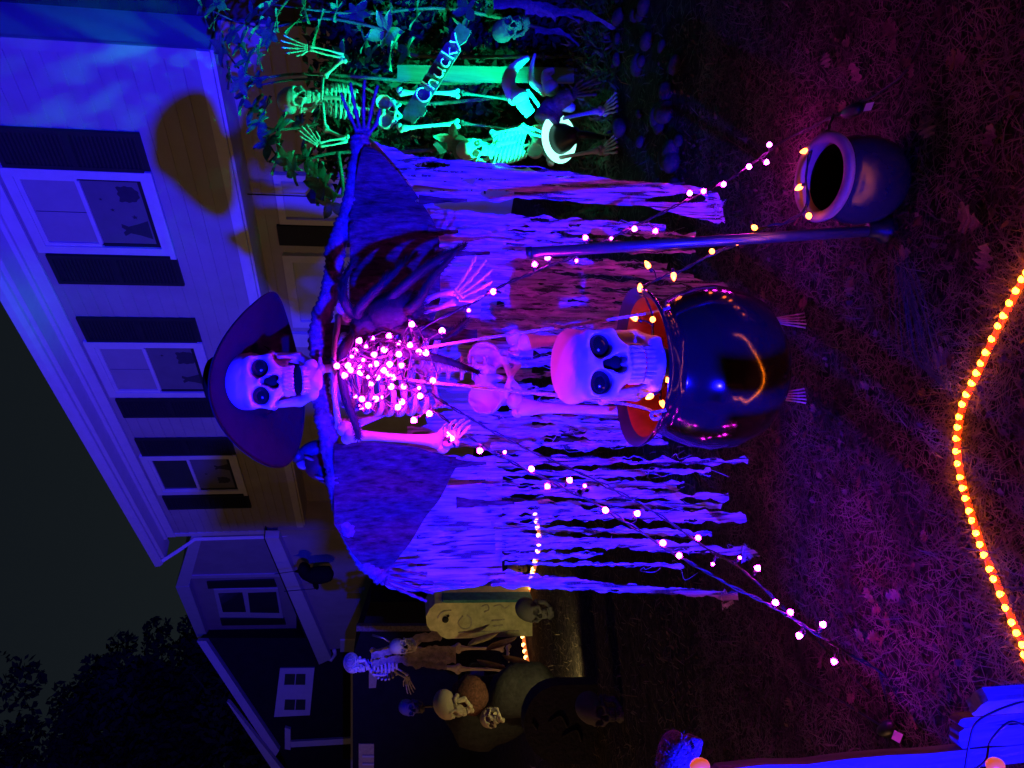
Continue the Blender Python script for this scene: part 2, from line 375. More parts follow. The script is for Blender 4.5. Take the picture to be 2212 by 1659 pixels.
def skull_parts(parent, loc, side, face, scale, m=BONE, jaw_open=0.12, eyes=True, jaw=True, widen=1.0, low=False):
    """side: unit vector to the skull's +x, face: the way it looks; scale: metres per cm"""
    f = V(face).normalized(); s = (V(side) - f * f.dot(V(side))).normalized(); u = s.cross(-f).normalized()
    M = basis(s * widen, -f, u, loc) @ Matrix.Scale(scale, 4)
    M = basis(s * scale * widen, -f * scale, u * scale, loc)
    out = [link('cranium', mesh_for(CRANIUM_LOW if low else CRANIUM, m), None, parent, True, M), link('nose_cavity', CAVITY, None, parent, True, M)]
    if jaw:
        H = M @ Matrix.Translation((0, 1.2, -3.6)) @ Matrix.Rotation(jaw_open, 4, 'X') @ Matrix.Translation((0, -1.2, 3.6))
        out.append(link('jaw', mesh_for(JAW, m), None, parent, True, H))
    if eyes:
        for sx in (-1, 1):
            out.append(link('eye', EYEBALL, None, parent, True, M @ Matrix.Translation((sx * 3.35, -4.7, -0.35)) @ Matrix.Diagonal((2.35, 1.7, 2.15, 1))))
    return out
def long_bone(mb, a, b, r, side=(1, 0, 0), n=10):
    a, b = V(a), V(b); d = b - a; L = d.length; t = d.normalized()
    s = (V(side) - t * t.dot(V(side))).normalized(); f = t.cross(s)
    prof = [(0, 1.5), (0.03, 1.8), (0.08, 1.6), (0.16, 1.12), (0.3, 0.92), (0.5, 0.86), (0.7, 0.92), (0.84, 1.15), (0.93, 1.7), (0.97, 1.75), (1, 1.3)]
    bow = f * (0.02 * L)
    mb.tube([a + d * k + bow * math.sin(math.pi * k) for k, _ in prof], [r * q for _, q in prof], n)
    for sg in (-1, 1): mb.ell(b + s * sg * r * 1.25, (r * 1.35,) * 3, nu=10, nv=7)
    mb.ell(a - t * r * 0.5 + s * r * 1.1, (r * 1.7,) * 3, nu=10, nv=7); mb.ell(a - s * r * 0.9, (r * 1.2,) * 3, nu=8, nv=6)
def hand(parent, wrist, tip, palm_side, m, spread=0.5, curl=0.0, curl_dir=(0, -1, 0), thick=1.0, thumb=1, name='hand'):
    """bony hand: wrist to middle fingertip; palm_side: across the knuckles"""
    mb = MB(); wv, tv = V(wrist), V(tip); L = (tv - wv).length; t = (tv - wv).normalized()
    s = (V(palm_side) - t * t.dot(V(palm_side))).normalized(); c = V(curl_dir)
    r = L * 0.034 * thick
    for k in range(7):
        mb.ell(wv + t * L * (0.03 + 0.07 * (k % 2)) + s * L * (-0.12 + 0.04 * k) * 0.9, (r * 1.35,) * 3, nu=8, nv=6)
    for k, (off, ln) in enumerate(((-1.0, 0.80), (-0.35, 0.95), (0.33, 1.0), (1.0, 0.92))):
        pts = []; rr = []
        dirn = (t + s * off * 0.22 * spread * 2).normalized(); p = wv + t * L * 0.08 + s * off * L * 0.10
        segs = (0.36, 0.26, 0.18, 0.13); q = p; cc = 0.0
        for j, sg in enumerate(segs):
            e = q + (dirn + c * cc).normalized() * L * sg * ln
            pts += [q, q.lerp(e, 0.2), q.lerp(e, 0.5), q.lerp(e, 0.85)]; rr += [1.25, 1.0, 0.72, 1.0]; q = e; cc += curl
        pts.append(q); rr.append(0.45)
        mb.tube(pts, [r * x * (1 if i < 8 else 0.85) for i, x in enumerate(rr)], 7)
    b = wv + s * thumb * L * 0.10; d1 = (t * 0.75 + s * thumb * 0.75).normalized(); d2 = (t + s * thumb * 0.35 + c * curl).normalized()
    p1 = b + d1 * L * 0.26; p2 = p1 + d2 * L * 0.17; p3 = p2 + d2 * L * 0.12
    mb.tube([b, b.lerp(p1, .5), p1, p1.lerp(p2, .5), p2, p2.lerp(p3, .6), p3], [r * x for x in (1.3, .8, 1.25, .8, 1.1, .7, .5)], 7)
    return mb.build(name, m, parent)
def foot(parent, ankle, toe, m, name='foot'):
    mb = MB(); a, t = V(ankle), V(toe); d = t - a; d0 = V((d.x, d.y, 0)); L = d0.length; t1 = d0.normalized(); s = V((-t1.y, t1.x, 0))
    mb.ell(a + V((0, 0, -0.025)), (L * .16, L * .2, L * .13), nu=10, nv=7)
    mb.ell(a - t1 * L * .2 + V((0, 0, -0.05)), (L * .13, L * .16, L * .13), nu=10, nv=7)
    for k in range(5):
        o = (k - 2) / 2.0; ln = 1.0 - 0.06 * abs(k - 1)
        p = [a + s * o * L * .1 + V((0, 0, -.02)), a + t1 * L * .42 * ln + s * o * L * .2 + (t.z - a.z) * V((0, 0, .55)),
             a + t1 * L * .7 * ln + s * o * L * .27 + (t.z - a.z) * V((0, 0, .85)), a + t1 * L * ln + s * o * L * .33 + V((0, 0, t.z - a.z))]
        p = smoothpath(p, 4); rr = [L * .045 * (1.15 if i % 4 == 0 else 0.8) for i in range(len(p))]
        mb.tube(p, rr, 7)
    return mb.build(name, m, parent)
def ribcage(parent, top, bot, side, front, wd, dp, m, r=0.0065, pairs=10):
    top, bot = V(top), V(bot); ax = bot - top; side = V(side).normalized(); front = V(front).normalized()
    for i in range(pairs):
        k = i / (pairs - 1); c = top + ax * (0.04 + 0.86 * k)
        ww = wd * (0.48 + 0.52 * math.sin(math.pi * min(1, 0.18 + 0.62 * k)) ** 0.8); dd = dp * (0.55 + 0.45 * math.sin(math.pi * (0.1 + 0.7 * k)))
        ends = 2.85 if i < 7 else 2.85 - 0.33 * (i - 6)
        for sg in (-1, 1):
            pts = []
            for j in range(15):
                a = ends * j / 14
                x = ww * math.sin(a) ** 0.85 if math.sin(a) > 0 else 0
                y = -dd * math.cos(a); z = 0.16 * ax.length * (a / math.pi) * (1.15 if a < 2.2 else 1.15 - 0.35 * (a - 2.2))
                pts.append(c + side * sg * x + front * (y + dd * 0.82) + ax.normalized() * z)
            mb = MB(); mb.tube(pts, [r * (1.0 + 0.3 * math.sin(math.pi * j / 14)) for j in range(15)], 7, flat=(ax.normalized(), 0.55))
            mb.build('rib', m, parent)
    mb = MB(); sfr = front * (dp * 1.62)
    p = [top + sfr * 0.86 + ax * 0.12, top + sfr * 0.93 + ax * 0.25, top + sfr + ax * 0.5, top + sfr * 0.99 + ax * 0.68]
    mb.tube(smoothpath(p, 4), [wd * .16] * 3 + [wd * .12] * 6 + [wd * .11, wd * .09, wd * .06, wd * .03], 8, flat=(side, 0.4))
    mb.build('sternum', m, parent)
def spine(parent, pts, m, r=0.016, step=0.026, side=(1, 0, 0)):
    p = smoothpath(pts, 14); mb = MB(); acc = 0; last = p[0]; s = V(side)
    for q in p:
        acc += (q - last).length; last = q
        if acc >= step:
            acc = 0; mb.ell(q, (r, r, step * .40), nu=10, nv=6)
            for sg in (-1, 1): mb.tube([q, q + s * sg * r * 2.0 + V((0, .006, .004))], [r * .45, r * .28], 6)
    mb.tube(p, r * .7, 8); return mb.build('spine', m, parent)
def pelvis_part(parent, loc, side, front, scale, m):
    f = V(front).normalized(); s = (V(side) - f * f.dot(V(side))).normalized(); u = s.cross(-f)
    return link('pelvis', mesh_for(PELVIS, m), None, parent, True, basis(s * scale, -f * scale, u * scale, loc))
def limb(parent, name, a, b, r, m, side=(1, 0, 0)):
    mb = MB(); long_bone(mb, a, b, r, side); return mb.build(name, m, parent)
def forearm(parent, a, b, r, m, side=(1, 0, 0)):
    a, b = V(a), V(b); t = (b - a).normalized(); s = (V(side) - t * t.dot(V(side))).normalized() * r * 1.7
    for nm, sg in (('radius', 1), ('ulna', -1)):
        mb = MB(); k = [0, .06, .2, .5, .8, .94, 1]
        mb.tube([a.lerp(b, q) + s * sg * (0.75 + 0.4 * math.sin(math.pi * q)) for q in k], [r * x for x in (1.3, 1.45, .95, .8, .9, 1.35, 1.2)], 8)
        mb.build(nm, m, parent)

def sheet(mb, pairs, nu=8, nv=40, ripple=0.012, freq=30.0, rag=0.006, seed=0.0, hole=0.0, holef=26):
    """cloth between two edge lines; pairs: [(A, B), ...] in order, ragged edges, folds in depth, torn holes"""
    A = smoothpath([p[0] for p in pairs], 8); B = smoothpath([p[1] for p in pairs], 8); m = len(A) - 1
    rows = []; fq = 6.0 / nv * max(1.0, (A[-1] - A[0]).length / .35)
    for i in range(nv + 1):
        k = i / nv * m; j = min(int(k), m - 1); a = A[j].lerp(A[j + 1], k - j); b = B[j].lerp(B[j + 1], k - j)
        d = (b - a); L = max(d.length, 1e-6); d = d / L
        a = a + d * rag * (nz(i * fq, seed, 1) * 1.7 + .6 * nz(i * fq * 3.1, seed, 4)); b = b + d * rag * (nz(i * fq, seed, 7) * 1.7 + .6 * nz(i * fq * 3.1, seed, 9))
        rows.append([a.lerp(b, q / nu) for q in range(nu + 1)])
    for i, r in enumerate(rows):
        for q in range(nu + 1):
            p = r[q]; off = math.sin(freq * p.x + 3 * nz(p.z * 2.5, seed)) * ripple + nz(p.x * 5, p.z * 2.2, seed) * ripple * 1.6
            r[q] = p + V((0, off, 0))
    b0 = len(mb.v); n = nu + 1
    fs = []
    for i in range(nv):
        for q in range(nu):
            if hole and 0 < q < nu - 1 + (nu < 3):
                c = rows[i][q]
                if nz(c.x * holef + seed, c.z * holef * 0.22, seed) > hole: continue
            fs.append((b0 + i * n + q, b0 + i * n + q + 1, b0 + (i + 1) * n + q + 1, b0 + (i + 1) * n + q))
    mb.v += [tuple(p) for r in rows for p in r]; mb.f += fs
    return mb

# ================================================================ THE SETTING
# ---- ground
def ground_z(x, y): return 0.018 * nz(x * 1.3, y * 1.3) + 0.010 * nz(x * 4.1, y * 4.1, 3) - 0.012
def ground():
    xs = np.concatenate([[-160, -60, -25, -12, -8], np.arange(-5, 5.01, 0.08), [8, 12, 25, 60, 160]])
    ys = np.concatenate([[-60, -20, -6, -2, 0], np.arange(0.6, 8.01, 0.08), [9, 10, 12, 15, 20, 30, 60, 200]])
    vs = [(x, y, ground_z(x, y) if (abs(x) <= 5 and 0.5 < y < 8.1) else -0.012) for y in ys for x in xs]; n = len(xs)
    fs = [(j * n + i, j * n + i + 1, (j + 1) * n + i + 1, (j + 1) * n + i) for j in range(len(ys) - 1) for i in range(n - 1)]
    o = MB().add(vs, fs).build('ground', GROUND); o['kind'] = 'structure'
    o['label'] = 'dark leaf strewn front yard lit purple'
ground()

# ---- house: facade frame (s along the wall to the far left, n out of the wall, z up)
W0 = 8.5
D_ = V((-0.603, 0.798, 0)).normalized(); N_ = V((-D_.y, D_.x, 0)); N_ = N_ if N_.y < 0 else -N_
P0 = V((0.286 * W0, W0, 0)); Zv = V((0, 0, 1))
def F(s, n, z): return P0 + D_ * s + N_ * n + Zv * z
def on_plane(dx, dy, n=0.0):
    r = ray(dx, dy); o = V((0, 0, CAM_H)); q = P0 + N_ * n
    t = (q - o).dot(N_) / r.dot(N_); p = o + r * t
    return (p - P0).dot(D_), p.z
def fbox(mb, s0, s1, n0, n1, z0, z1): return mb.box(F(s0, n0, z0), D_ * (s1 - s0), N_ * (n1 - n0), Zv * (z1 - z0))

house = thing('house', 'pale two storey house with dark shutters and overhanging upper floor', 'house', F(4, -2, 0))
S_NEAR = on_plane(200, 92)[0]; S_FAR = on_plane(450, 1152)[0]
Z_OVER = on_plane(515, 440)[1]
Z_EAVE = on_plane(180, 895, 0.42)[1]
print('house', S_NEAR, S_FAR, Z_OVER, Z_EAVE)
body = MB(); fbox(body, S_NEAR, S_FAR, -6.0, 0.0, Z_OVER, Z_EAVE + 0.10).build('upper_wall', SIDING, house, False)
k = 0; z = Z_OVER + 0.10; e = 0.155
wall_up = bpy.data.objects['upper_wall']
while z < Z_EAVE - 0.02:               # clapboards: each board a wedge, thick at its lower edge
    mb = MB(); z1 = min(z + e, Z_EAVE + .02)
    o = [F(S_NEAR, 0.004, z), F(S_NEAR, 0.026, z), F(S_NEAR, 0.010, z1 + .012), F(S_NEAR, 0.004, z1 + .012)]
    mb.prism(o, D_ * (S_FAR - S_NEAR)); mb.build('clapboard', SIDING, wall_up, False); z += e
# trim of the upper floor: skirt board, corner boards, soffit, fascia, gutter
fbox(MB(), S_NEAR - .01, S_FAR + .01, 0.0, 0.045, Z_OVER - .02, Z_OVER + .10).build('skirt_board', PAINT, house, False)
fbox(MB(), S_NEAR - .02, S_NEAR + .09, 0.0, 0.040, Z_OVER + .10, Z_EAVE).build('corner_board', SIDING, house, False)
fbox(MB(), S_FAR - .09, S_FAR + .02, 0.0, 0.040, Z_OVER + .10, Z_EAVE).build('corner_board', PAINT, house, False)
fbox(MB(), S_NEAR - 0.4, S_FAR + .35, -0.02, 0.36, Z_EAVE, Z_EAVE + .03).build('soffit', PAINT, house, False)
fbox(MB(), S_NEAR, S_FAR, 0.030, 0.060, Z_EAVE - .20, Z_EAVE).build('frieze_board', PAINT, house, False)
fbox(MB(), S_NEAR, S_FAR, 0.060, 0.105, Z_EAVE - .06, Z_EAVE - .002).build('bed_moulding', PAINT, house, False)
fbox(MB(), S_NEAR - 0.4, S_FAR + .36, 0.33, 0.36, Z_EAVE + .03, Z_EAVE + .20).build('fascia', PAINT, house, False)
gm = MB(); prof = [(0.362, .06), (0.41, .06), (0.455, .11), (0.465, .19), (0.44, .19), (0.43, .12), (0.40, .08), (0.362, .08)]
gm.prism([F(S_NEAR - 0.4, a, Z_EAVE + b) for a, b in prof], D_ * (S_FAR + .42 - S_NEAR + 0.4)); gm.build('gutter', PAINT, house, False)
rm = MB(); rm.prism([F(S_NEAR - 0.4, .40, Z_EAVE + .20), F(S_NEAR - 0.4, -3.0, Z_EAVE + 2.0), F(S_NEAR - 0.4, -6.4, Z_EAVE + .2)], D_ * (S_FAR + .4 - S_NEAR + 0.4)); rm.build('roof', ROOF, house, False)
# downspout with its kinks at the far corner
dsp = [F(S_FAR + .30, .40, Z_EAVE + .05), F(S_FAR + .18, .25, Z_EAVE - .25), F(S_FAR + .06, .08, Z_EAVE - .55), F(S_FAR + .06, .08, Z_OVER + .55), F(S_FAR + .0, .05, Z_OVER + .2), F(S_FAR - .0, .05, 0)]
MB().tube(dsp, 0.045, 4).build('downspout', PAINT, house, False)
# overhang underside, lower wall
fbox(MB(), S_NEAR, S_FAR, -0.55, 0.0, Z_OVER - .05, Z_OVER - .021).build('overhang_soffit', PAINT, house, False)
lw = fbox(MB(), S_NEAR - .0, S_FAR, -6.0, -0.55, -.1, Z_OVER - .05).build('lower_wall', SIDING, house, False)
z = 0.25
while z < Z_OVER - .06:
    mb = MB(); z1 = min(z + e, Z_OVER - .055)
    mb.prism([F(S_NEAR, -.546, z), F(S_NEAR, -.526, z), F(S_NEAR, -.541, z1 + .01), F(S_NEAR, -.546, z1 + .01)], D_ * (S_FAR - S_NEAR))
    mb.build('clapboard', SIDING, lw, False); z += e

def window(y0, y1, zt, zb, cut, kind='blind'):
    """double-hung window: y0, y1 are its near and far edges in the view"""
    s0 = on_plane(280, y0, .05)[0]; s1 = on_plane(280, y1, .05)[0]
    wn = fbox(MB(), s0 + .10, s1 - .10, .012, .030, zb + .10, zt - .10).build('window', GLASS, house, False)
    fr = MB(); t = .105
    for a in ((s0, s0 + t, zb, zt), (s1 - t, s1, zb, zt), (s0 + t, s1 - t, zt - t, zt), (s0 + t, s1 - t, zb, zb + t)):
        fbox(fr, a[0], a[1], .004, .072, a[2], a[3])
    fr.build('frame', PAINT, wn, False)
    fbox(MB(), s0 - .03, s1 + .03, .073, .10, zb - .035, zb + .03).build('sill', PAINT, wn, False)
    zm = (zb + zt) / 2 + .02
    a, b = s0 + t, s1 - t
    sh = MB()
    for q in ((a, a + .045, zm, zt - t), (b - .045, b, zm, zt - t), (a + .045, b - .045, zt - t - .05, zt - t), (a + .045, b - .045, zm - .02, zm + .025)):
        fbox(sh, q[0], q[1], .031, .056, q[2], q[3])
    sh.build('upper_sash', PAINT, wn, False)
    sl = MB()
    for q in ((a, a + .04, zb + t, zm - .02), (b - .04, b, zb + t, zm - .02), (a + .04, b - .04, zb + t, zb + t + .05)):
        fbox(sl, q[0], q[1], .031, .044, q[2], q[3])
    sl.build('lower_sash', SHUTTER, wn, False)
    if kind == 'blind':
        mid = (a + b) / 2
        fbox(MB(), a + .047, mid - .006, .0305, .036, zm + .027, zt - t - .052).build('blind', BLIND, wn, False)
        fbox(MB(), mid + .006, b - .047, .0305, .036, zm + .027, zt - t - .052).build('blind', BLIND, wn, False)
    SHADE = mat('lower_shade', (0.13, 0.128, 0.125), .6, .08, 5, .3)
    fbox(MB(), a + .042, b - .042, .0302, .033, zb + t + .052, zm - .022).build('shade', SHADE, wn, False)
    for shp in cut:                                             # black paper figures on the lower pane
        cx, cz, sc, o = shp
        MB().prism([F(a + (b - a) * cx + x * sc, .0335, zb + t + (zm - zb - t) * cz + y * sc) for x, y in o], N_ * .003).build('paper_cutout', CUTOUT, wn, False)
    return s0, s1
def shutter(y0, y1, zt, zb, n=.012, par=None):
    s0 = on_plane(280, y0, .03)[0]; s1 = on_plane(280, y1, .03)[0]
    sh = fbox(MB(), s0, s1, n + .016, n + .030, zb, zt).build('shutter', SHUTTER, house, False)
    fr = MB(); t = .05
    for a in ((s0, s0 + t, zb, zt), (s1 - t, s1, zb, zt), (s0 + t, s1 - t, zt - t, zt), (s0 + t, s1 - t, zb, zb + t), (s0 + t, s1 - t, (zb + zt) / 2 - .03, (zb + zt) / 2 + .03)):
        fbox(fr, a[0], a[1], n + .030, n + .052, a[2], a[3])
    fr.build('shutter_frame', SHUTTER, sh, False)
    ls = MB(); z = zb + t + .01
    while z < zt - t - .03:
        if abs(z + .015 - (zb + zt) / 2) > .05:
            ls.prism([F(s0 + t, n + .031, z), F(s0 + t, n + .046, z - .004), F(s0 + t, n + .049, z + .008), F(s0 + t, n + .034, z + .034)], D_ * (s1 - s0 - 2 * t))
        z += .042
    lo = ls.build('louvre_slats', SHUTTER, sh, False); lo['kind'] = 'stuff'
ZT = (on_plane(5, 372, .05)[1] + on_plane(178, 738, .05)[1] + on_plane(300, 985, .05)[1]) / 3
ZB = (on_plane(322, 372, .05)[1] + on_plane(422, 738, .05)[1] + on_plane(515, 985, .05)[1]) / 3
print('win', ZT, ZB, on_plane(5, 372, .05), on_plane(178, 738, .05), on_plane(300, 985, .05), on_plane(322, 372, .05), on_plane(422, 738, .05), on_plane(515, 985, .05))
circ = lambda r, n=14, cx=0, cy=0: [(cx + r * math.cos(2 * math.pi * i / n), cy + r * math.sin(2 * math.pi * i / n)) for i in range(n)]
bear = []
for i in range(36):
    a = 2 * math.pi * i / 36; r = 1.0 + .38 * max(0, math.cos(2.0 * (a - math.pi / 4)) ** 9) * (1 if a < math.pi else 0) + .30 * max(0, math.cos(2 * (a + math.pi / 4)) ** 9) * (1 if math.pi * .5 < a < math.pi else 0) + .06 * math.sin(9 * a)
    bear.append((r * math.cos(a), r * math.sin(a)))
dress = [(-.9, -1), (.9, -1), (.55, -.2), (.35, .5), (.65, .95), (.3, 1.0), (.05, .75), (-.2, 1.0), (-.55, .95), (-.3, .5), (-.55, -.2)]
star = [((1.0 if i % 2 else .4) * math.cos(i * math.pi / 5), (1.0 if i % 2 else .4) * math.sin(i * math.pi / 5)) for i in range(10)]
window(371, 548, ZT, ZB, [(.22, .28, .11, bear), (.74, .34, .15, dress), (.45, .62, .025, star), (.55, .30, .035, star), (.30, .75, .02, star)])
shutter(285, 369, ZT - .05, ZB - .02); shutter(552, 612, ZT - .05, ZB - .02)
window(738, 856, ZT, ZB, [(.25, .22, .13, bear), (.72, .24, .14, dress), (.2, .7, .025, star)])
shutter(685, 736, ZT - .05, ZB - .02); shutter(860, 899, ZT - .05, ZB - .02)
window(985, 1069, ZT, ZB, [(.3, .25, .12, dress), (.7, .3, .10, bear), (.5, .7, .03, star)], kind='dark')
shutter(946, 983, ZT - .05, ZB - .02); shutter(1072, 1100, ZT - .05, ZB - .02)

# lower floor: a small entry window, a dark shutter board, a pale door panel
def lowpane(y0, y1, x0, x1, name, m, t=.10, kidn=-.54):
    s0 = on_plane(650, y0, kidn)[0]; s1 = on_plane(650, y1, kidn)[0]
    zt = on_plane(x0, (y0 + y1) / 2, kidn)[1]; zb = on_plane(x1, (y0 + y1) / 2, kidn)[1]
    wn = fbox(MB(), s0 + t, s1 - t, -.535, -.515, zb + t, zt - t).build(name, m, house, False)
    fr = MB()
    for a in ((s0, s0 + t, zb, zt), (s1 - t, s1, zb, zt), (s0 + t, s1 - t, zt - t, zt), (s0 + t, s1 - t, zb, zb + t)):
        fbox(fr, a[0], a[1], -.538, -.47, a[2], a[3])
    fr.build('frame', PAINT, wn, False); return wn
PANE = mat('frosted_door_pane', (.40, .42, .42), .35, .06, 3, .4)
lowpane(372, 478, 598, 742, 'entry_window', PANE, .085)
s0, z0 = on_plane(650, 486, -.52); s1, _ = on_plane(650, 528, -.52)
fbox(MB(), s0, s1, -.525, -.49, 1.7, on_plane(600, 500, -.52)[1]).build('shutter', SHUTTER, house, False)
lowpane(545, 700, 622, 905, 'front_door', PANE, .12)
fbox(MB(), on_plane(650, 715, -.54)[0], on_plane(650, 742, -.54)[0], -.53, -.47, 0.2, Z_OVER - .06).build('door_post', PAINT, house, False)
# hanging lantern in front of the entry window
lt = thing('porch_lantern', 'black pointed porch lantern hanging before the entry window', 'lantern', F(on_plane(690, 425, -.3)[0], -.3, on_plane(690, 425, -.3)[1]))
c = V(lt.location)
MB().lathe([(.0, -.20), (.05, -.10), (.085, .02), (.085, .10), (.03, .14), (.0, .15)], c, 6).build('lantern_body', BLACKPL, lt, False)
MB().tube([c + Zv * .14, c + Zv * .30, V((c.x, c.y, Z_OVER - .05))], .008, 6).build('hanging_rod', BLACKPL, lt)

# set-back near wing, darker
wing0 = thing('near_house_wing', 'dark set back wing beside the pale house corner', 'house wing', F(S_NEAR - 2, -3, 0))
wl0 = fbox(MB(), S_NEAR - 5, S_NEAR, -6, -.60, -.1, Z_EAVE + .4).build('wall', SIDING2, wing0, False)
z = .3
while z < Z_EAVE + .2:
    MB().prism([F(S_NEAR - 5, -.596, z), F(S_NEAR - 5, -.572, z), F(S_NEAR - 5, -.588, z + .19), F(S_NEAR - 5, -.596, z + .19)], D_ * 4.98).build('clapboard', SIDING2, wl0, False); z += .18

# ---- far wing of the house (gabled upper part over a lower lean-to), in a plane parallel to the facade
NW = -1.1
def G(dx, dy, n=NW): s, z = on_plane(dx, dy, n); return F(s, n, z)
fw = thing('gabled_house_wing', 'small gabled wing with one shuttered window beyond the downspout', 'house wing', G(760, 1260))
MB().prism([G(420, 1140), G(388, 1248), G(428, 1372), G(640, 1372), G(640, 1140)], -N_ * 2.5).build('wall', SIDING, fw, False)
def plank(pts, n0, th, name, m, par): MB().prism([p + N_ * n0 for p in pts], N_ * th).build(name, m, par, False)
plank([G(383, 1250), G(412, 1248), G(455, 1372), G(436, 1378)], .004, .22, 'rake_board', PAINT, fw)
plank([G(383, 1249), G(416, 1140), G(440, 1140), G(411, 1247)], .004, .22, 'rake_board', PAINT, fw)
plank([G(405, 1241), G(405, 1247), G(640, 1242), G(640, 1236)], .006, .03, 'corner_board', PAINT, fw)
def quadwin(n0, par):
    wv = MB().prism([p + N_ * n0 for p in (G(462, 1270), G(475, 1330), G(612, 1332), G(600, 1268))], N_ * .03).build('window', PAINT, par, False)
    MB().prism([p + N_ * (n0 + .031) for p in (G(472, 1278), G(482, 1318), G(532, 1318), G(524, 1276))], N_ * .012).build('upper_pane', GLASS, wv, False)
    MB().prism([p + N_ * (n0 + .031) for p in (G(536, 1277), G(541, 1319), G(604, 1320), G(597, 1275))], N_ * .012).build('lower_pane', GLASS, wv, False)
quadwin(.012, fw)
plank([G(447, 1254), G(450, 1268), G(598, 1264), G(592, 1249)], .012, .035, 'shutter', SHUTTER, fw)
plank([G(476, 1334), G(480, 1348), G(618, 1346), G(614, 1333)], .012, .035, 'shutter', SHUTTER, fw)
lo = thing('lean_to', 'low lean-to with white sloping eave under the gabled wing', 'lean-to', G(770, 1260, NW + 1.3))
NL = NW + 1.2
def H(dx, dy): return G(dx, dy, NL)
MB().prism([H(600, 1145), H(700, 1405), H(738, 1400), H(900, 1395), H(900, 1145)], -N_ * 1.2).build('wall', SIDING, lo, False)
plank([H(574, 1145), H(604, 1145), H(716, 1410), H(690, 1422)], .01, .16, 'eave_board', PAINT, lo)
plank([H(572, 1145), H(574, 1145), H(690, 1422), H(687, 1424)], -.6, .78, 'roof_edge', ROOF, lo)
plank([H(735, 1380), H(735, 1405), H(900, 1402), H(900, 1378)], .004, .04, 'corner_board', PAINT, lo)
MB().tube([H(700, 1410) + N_ * .12, H(716, 1416) + N_ * .12, H(724, 1408) + N_ * .06, H(722, 1400) + N_ * .05], .05, 8).build('gutter_elbow', PAINT, lo)
# black ornament hanging on wires from the lean-to
hb = H(672, 1205) + N_ * .5
orn = thing('hanging_witch', 'black hanging witch ornament on two wires below the lean-to eave', 'ornament', hb)
w1 = lambda dx, dy: H(dx, dy) + N_ * .5
MB().tube(smoothpath([w1(650, 1175), w1(668, 1190), w1(690, 1192), w1(722, 1188)], 4), [.02, .06, .10, .12, .14, .15, .17, .17, .18, .18, .17, .15, .05], 8).build('body', FELT2, orn)
MB().tube(smoothpath([w1(688, 1222), w1(684, 1205), w1(700, 1195)], 4), [.03, .05, .06, .06, .07, .07, .08, .08, .05], 8).build('arm', FELT2, orn)
MB().tube([w1(662, 1176), w1(655, 1182), w1(640, 1184)], [.13, .06, .012], 10).build('hat', FELT2, orn)
MB().tube([w1(648, 1182), w1(598, 1189)], .008, 5).build('wire', BLACKPL, orn)
MB().tube([w1(690, 1222), w1(618, 1228)], .008, 5).build('wire', BLACKPL, orn)

# ---- dark neighbour house
YN = 22.0
def Q(dx, dy, Y=YN): return at(dx, dy, Y)
nb = thing('neighbour_house', 'dark neighbour gable with white rake boards and one four pane window', 'house', (Q(900, 1520).x, YN, 0))
By = V((0, 1, 0))
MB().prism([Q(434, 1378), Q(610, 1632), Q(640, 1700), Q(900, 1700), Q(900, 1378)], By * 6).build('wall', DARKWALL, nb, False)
def nplank(pts, d0, th, name, m, par=None): return MB().prism([p - By * d0 for p in pts], -By * th).build(name, m, par or nb, False)
nplank([Q(430, 1378), Q(450, 1378), Q(606, 1612), Q(596, 1628)], .01, .25, 'rake_board', PAINT)
nplank([Q(498, 1500), Q(503, 1502), Q(628, 1660), Q(612, 1670)], .30, .2, 'rake_board', PAINT)
nplank([Q(617, 1566), Q(629, 1570), Q(629, 1614), Q(617, 1612)], .02, .15, 'eave_return', PAINT)
nplank([Q(628, 1598), Q(628, 1610), Q(768, 1602), Q(768, 1590)], .01, .12, 'door_trim', PAINT)
nplank([Q(758, 1380), Q(768, 1380), Q(768, 1700), Q(758, 1700)], .02, .12, 'band_board', PAINT)
nw = nplank([Q(606, 1441), Q(593, 1546), Q(670, 1542), Q(680, 1440)], .01, .08, 'window', PAINT)
for a, b in (((1453, 1476), (1452, 1476)), ((1508, 1530), (1506, 1530))):
    nplank([Q(617, a[0]), Q(615, a[1]), Q(637, a[1]), Q(639, a[0])], .091, .02, 'pane', GLASS, nw)
    nplank([Q(641, a[0]), Q(639, a[1]), Q(660, a[1]), Q(661, a[0])], .091, .02, 'pane', GLASS, nw)
shed = thing('garage_front', 'dark garage front with a pale lit panel at its edge', 'garage', (Q(900, 1600, 15).x, 15.0, 0))
MB().prism([Q(762, 1420, 15), Q(762, 1720, 15), Q(1045, 1720, 15), Q(1045, 1300, 15), Q(800, 1300, 15)], By * 2).build('wall', DARKWALL, shed, False)
nplank([Q(797, 1452, 15), Q(797, 1485, 15), Q(812, 1484, 15), Q(816, 1452, 15)], .01, .03, 'lit_panel', mat('pale_panel', (.5, .44, .22), .7), shed)
nplank([Q(775, 1605, 15), Q(775, 1700, 15), Q(808, 1700, 15), Q(808, 1605, 15)], .01, .03, 'lit_panel', mat('pale_panel', (.5, .44, .22), .7), shed)
for q in (1628, 1645): nplank([Q(783, q, 15), Q(783, q + 4, 15), Q(808, q + 4, 15), Q(808, q, 15)], .05, .03, 'chair_slat', PAINT, shed)
post = MB().prism([Q(770, 1352, 13), Q(770, 1364, 13), Q(1080, 1364, 13), Q(1080, 1352, 13)], By * .15).build('porch_post', mat('ridged_post', (.16, .14, .11), .8, .5, 30, .1, bump=.6), None, False)
tag(post, 'thin ridged porch post at the lean-to corner', 'post')

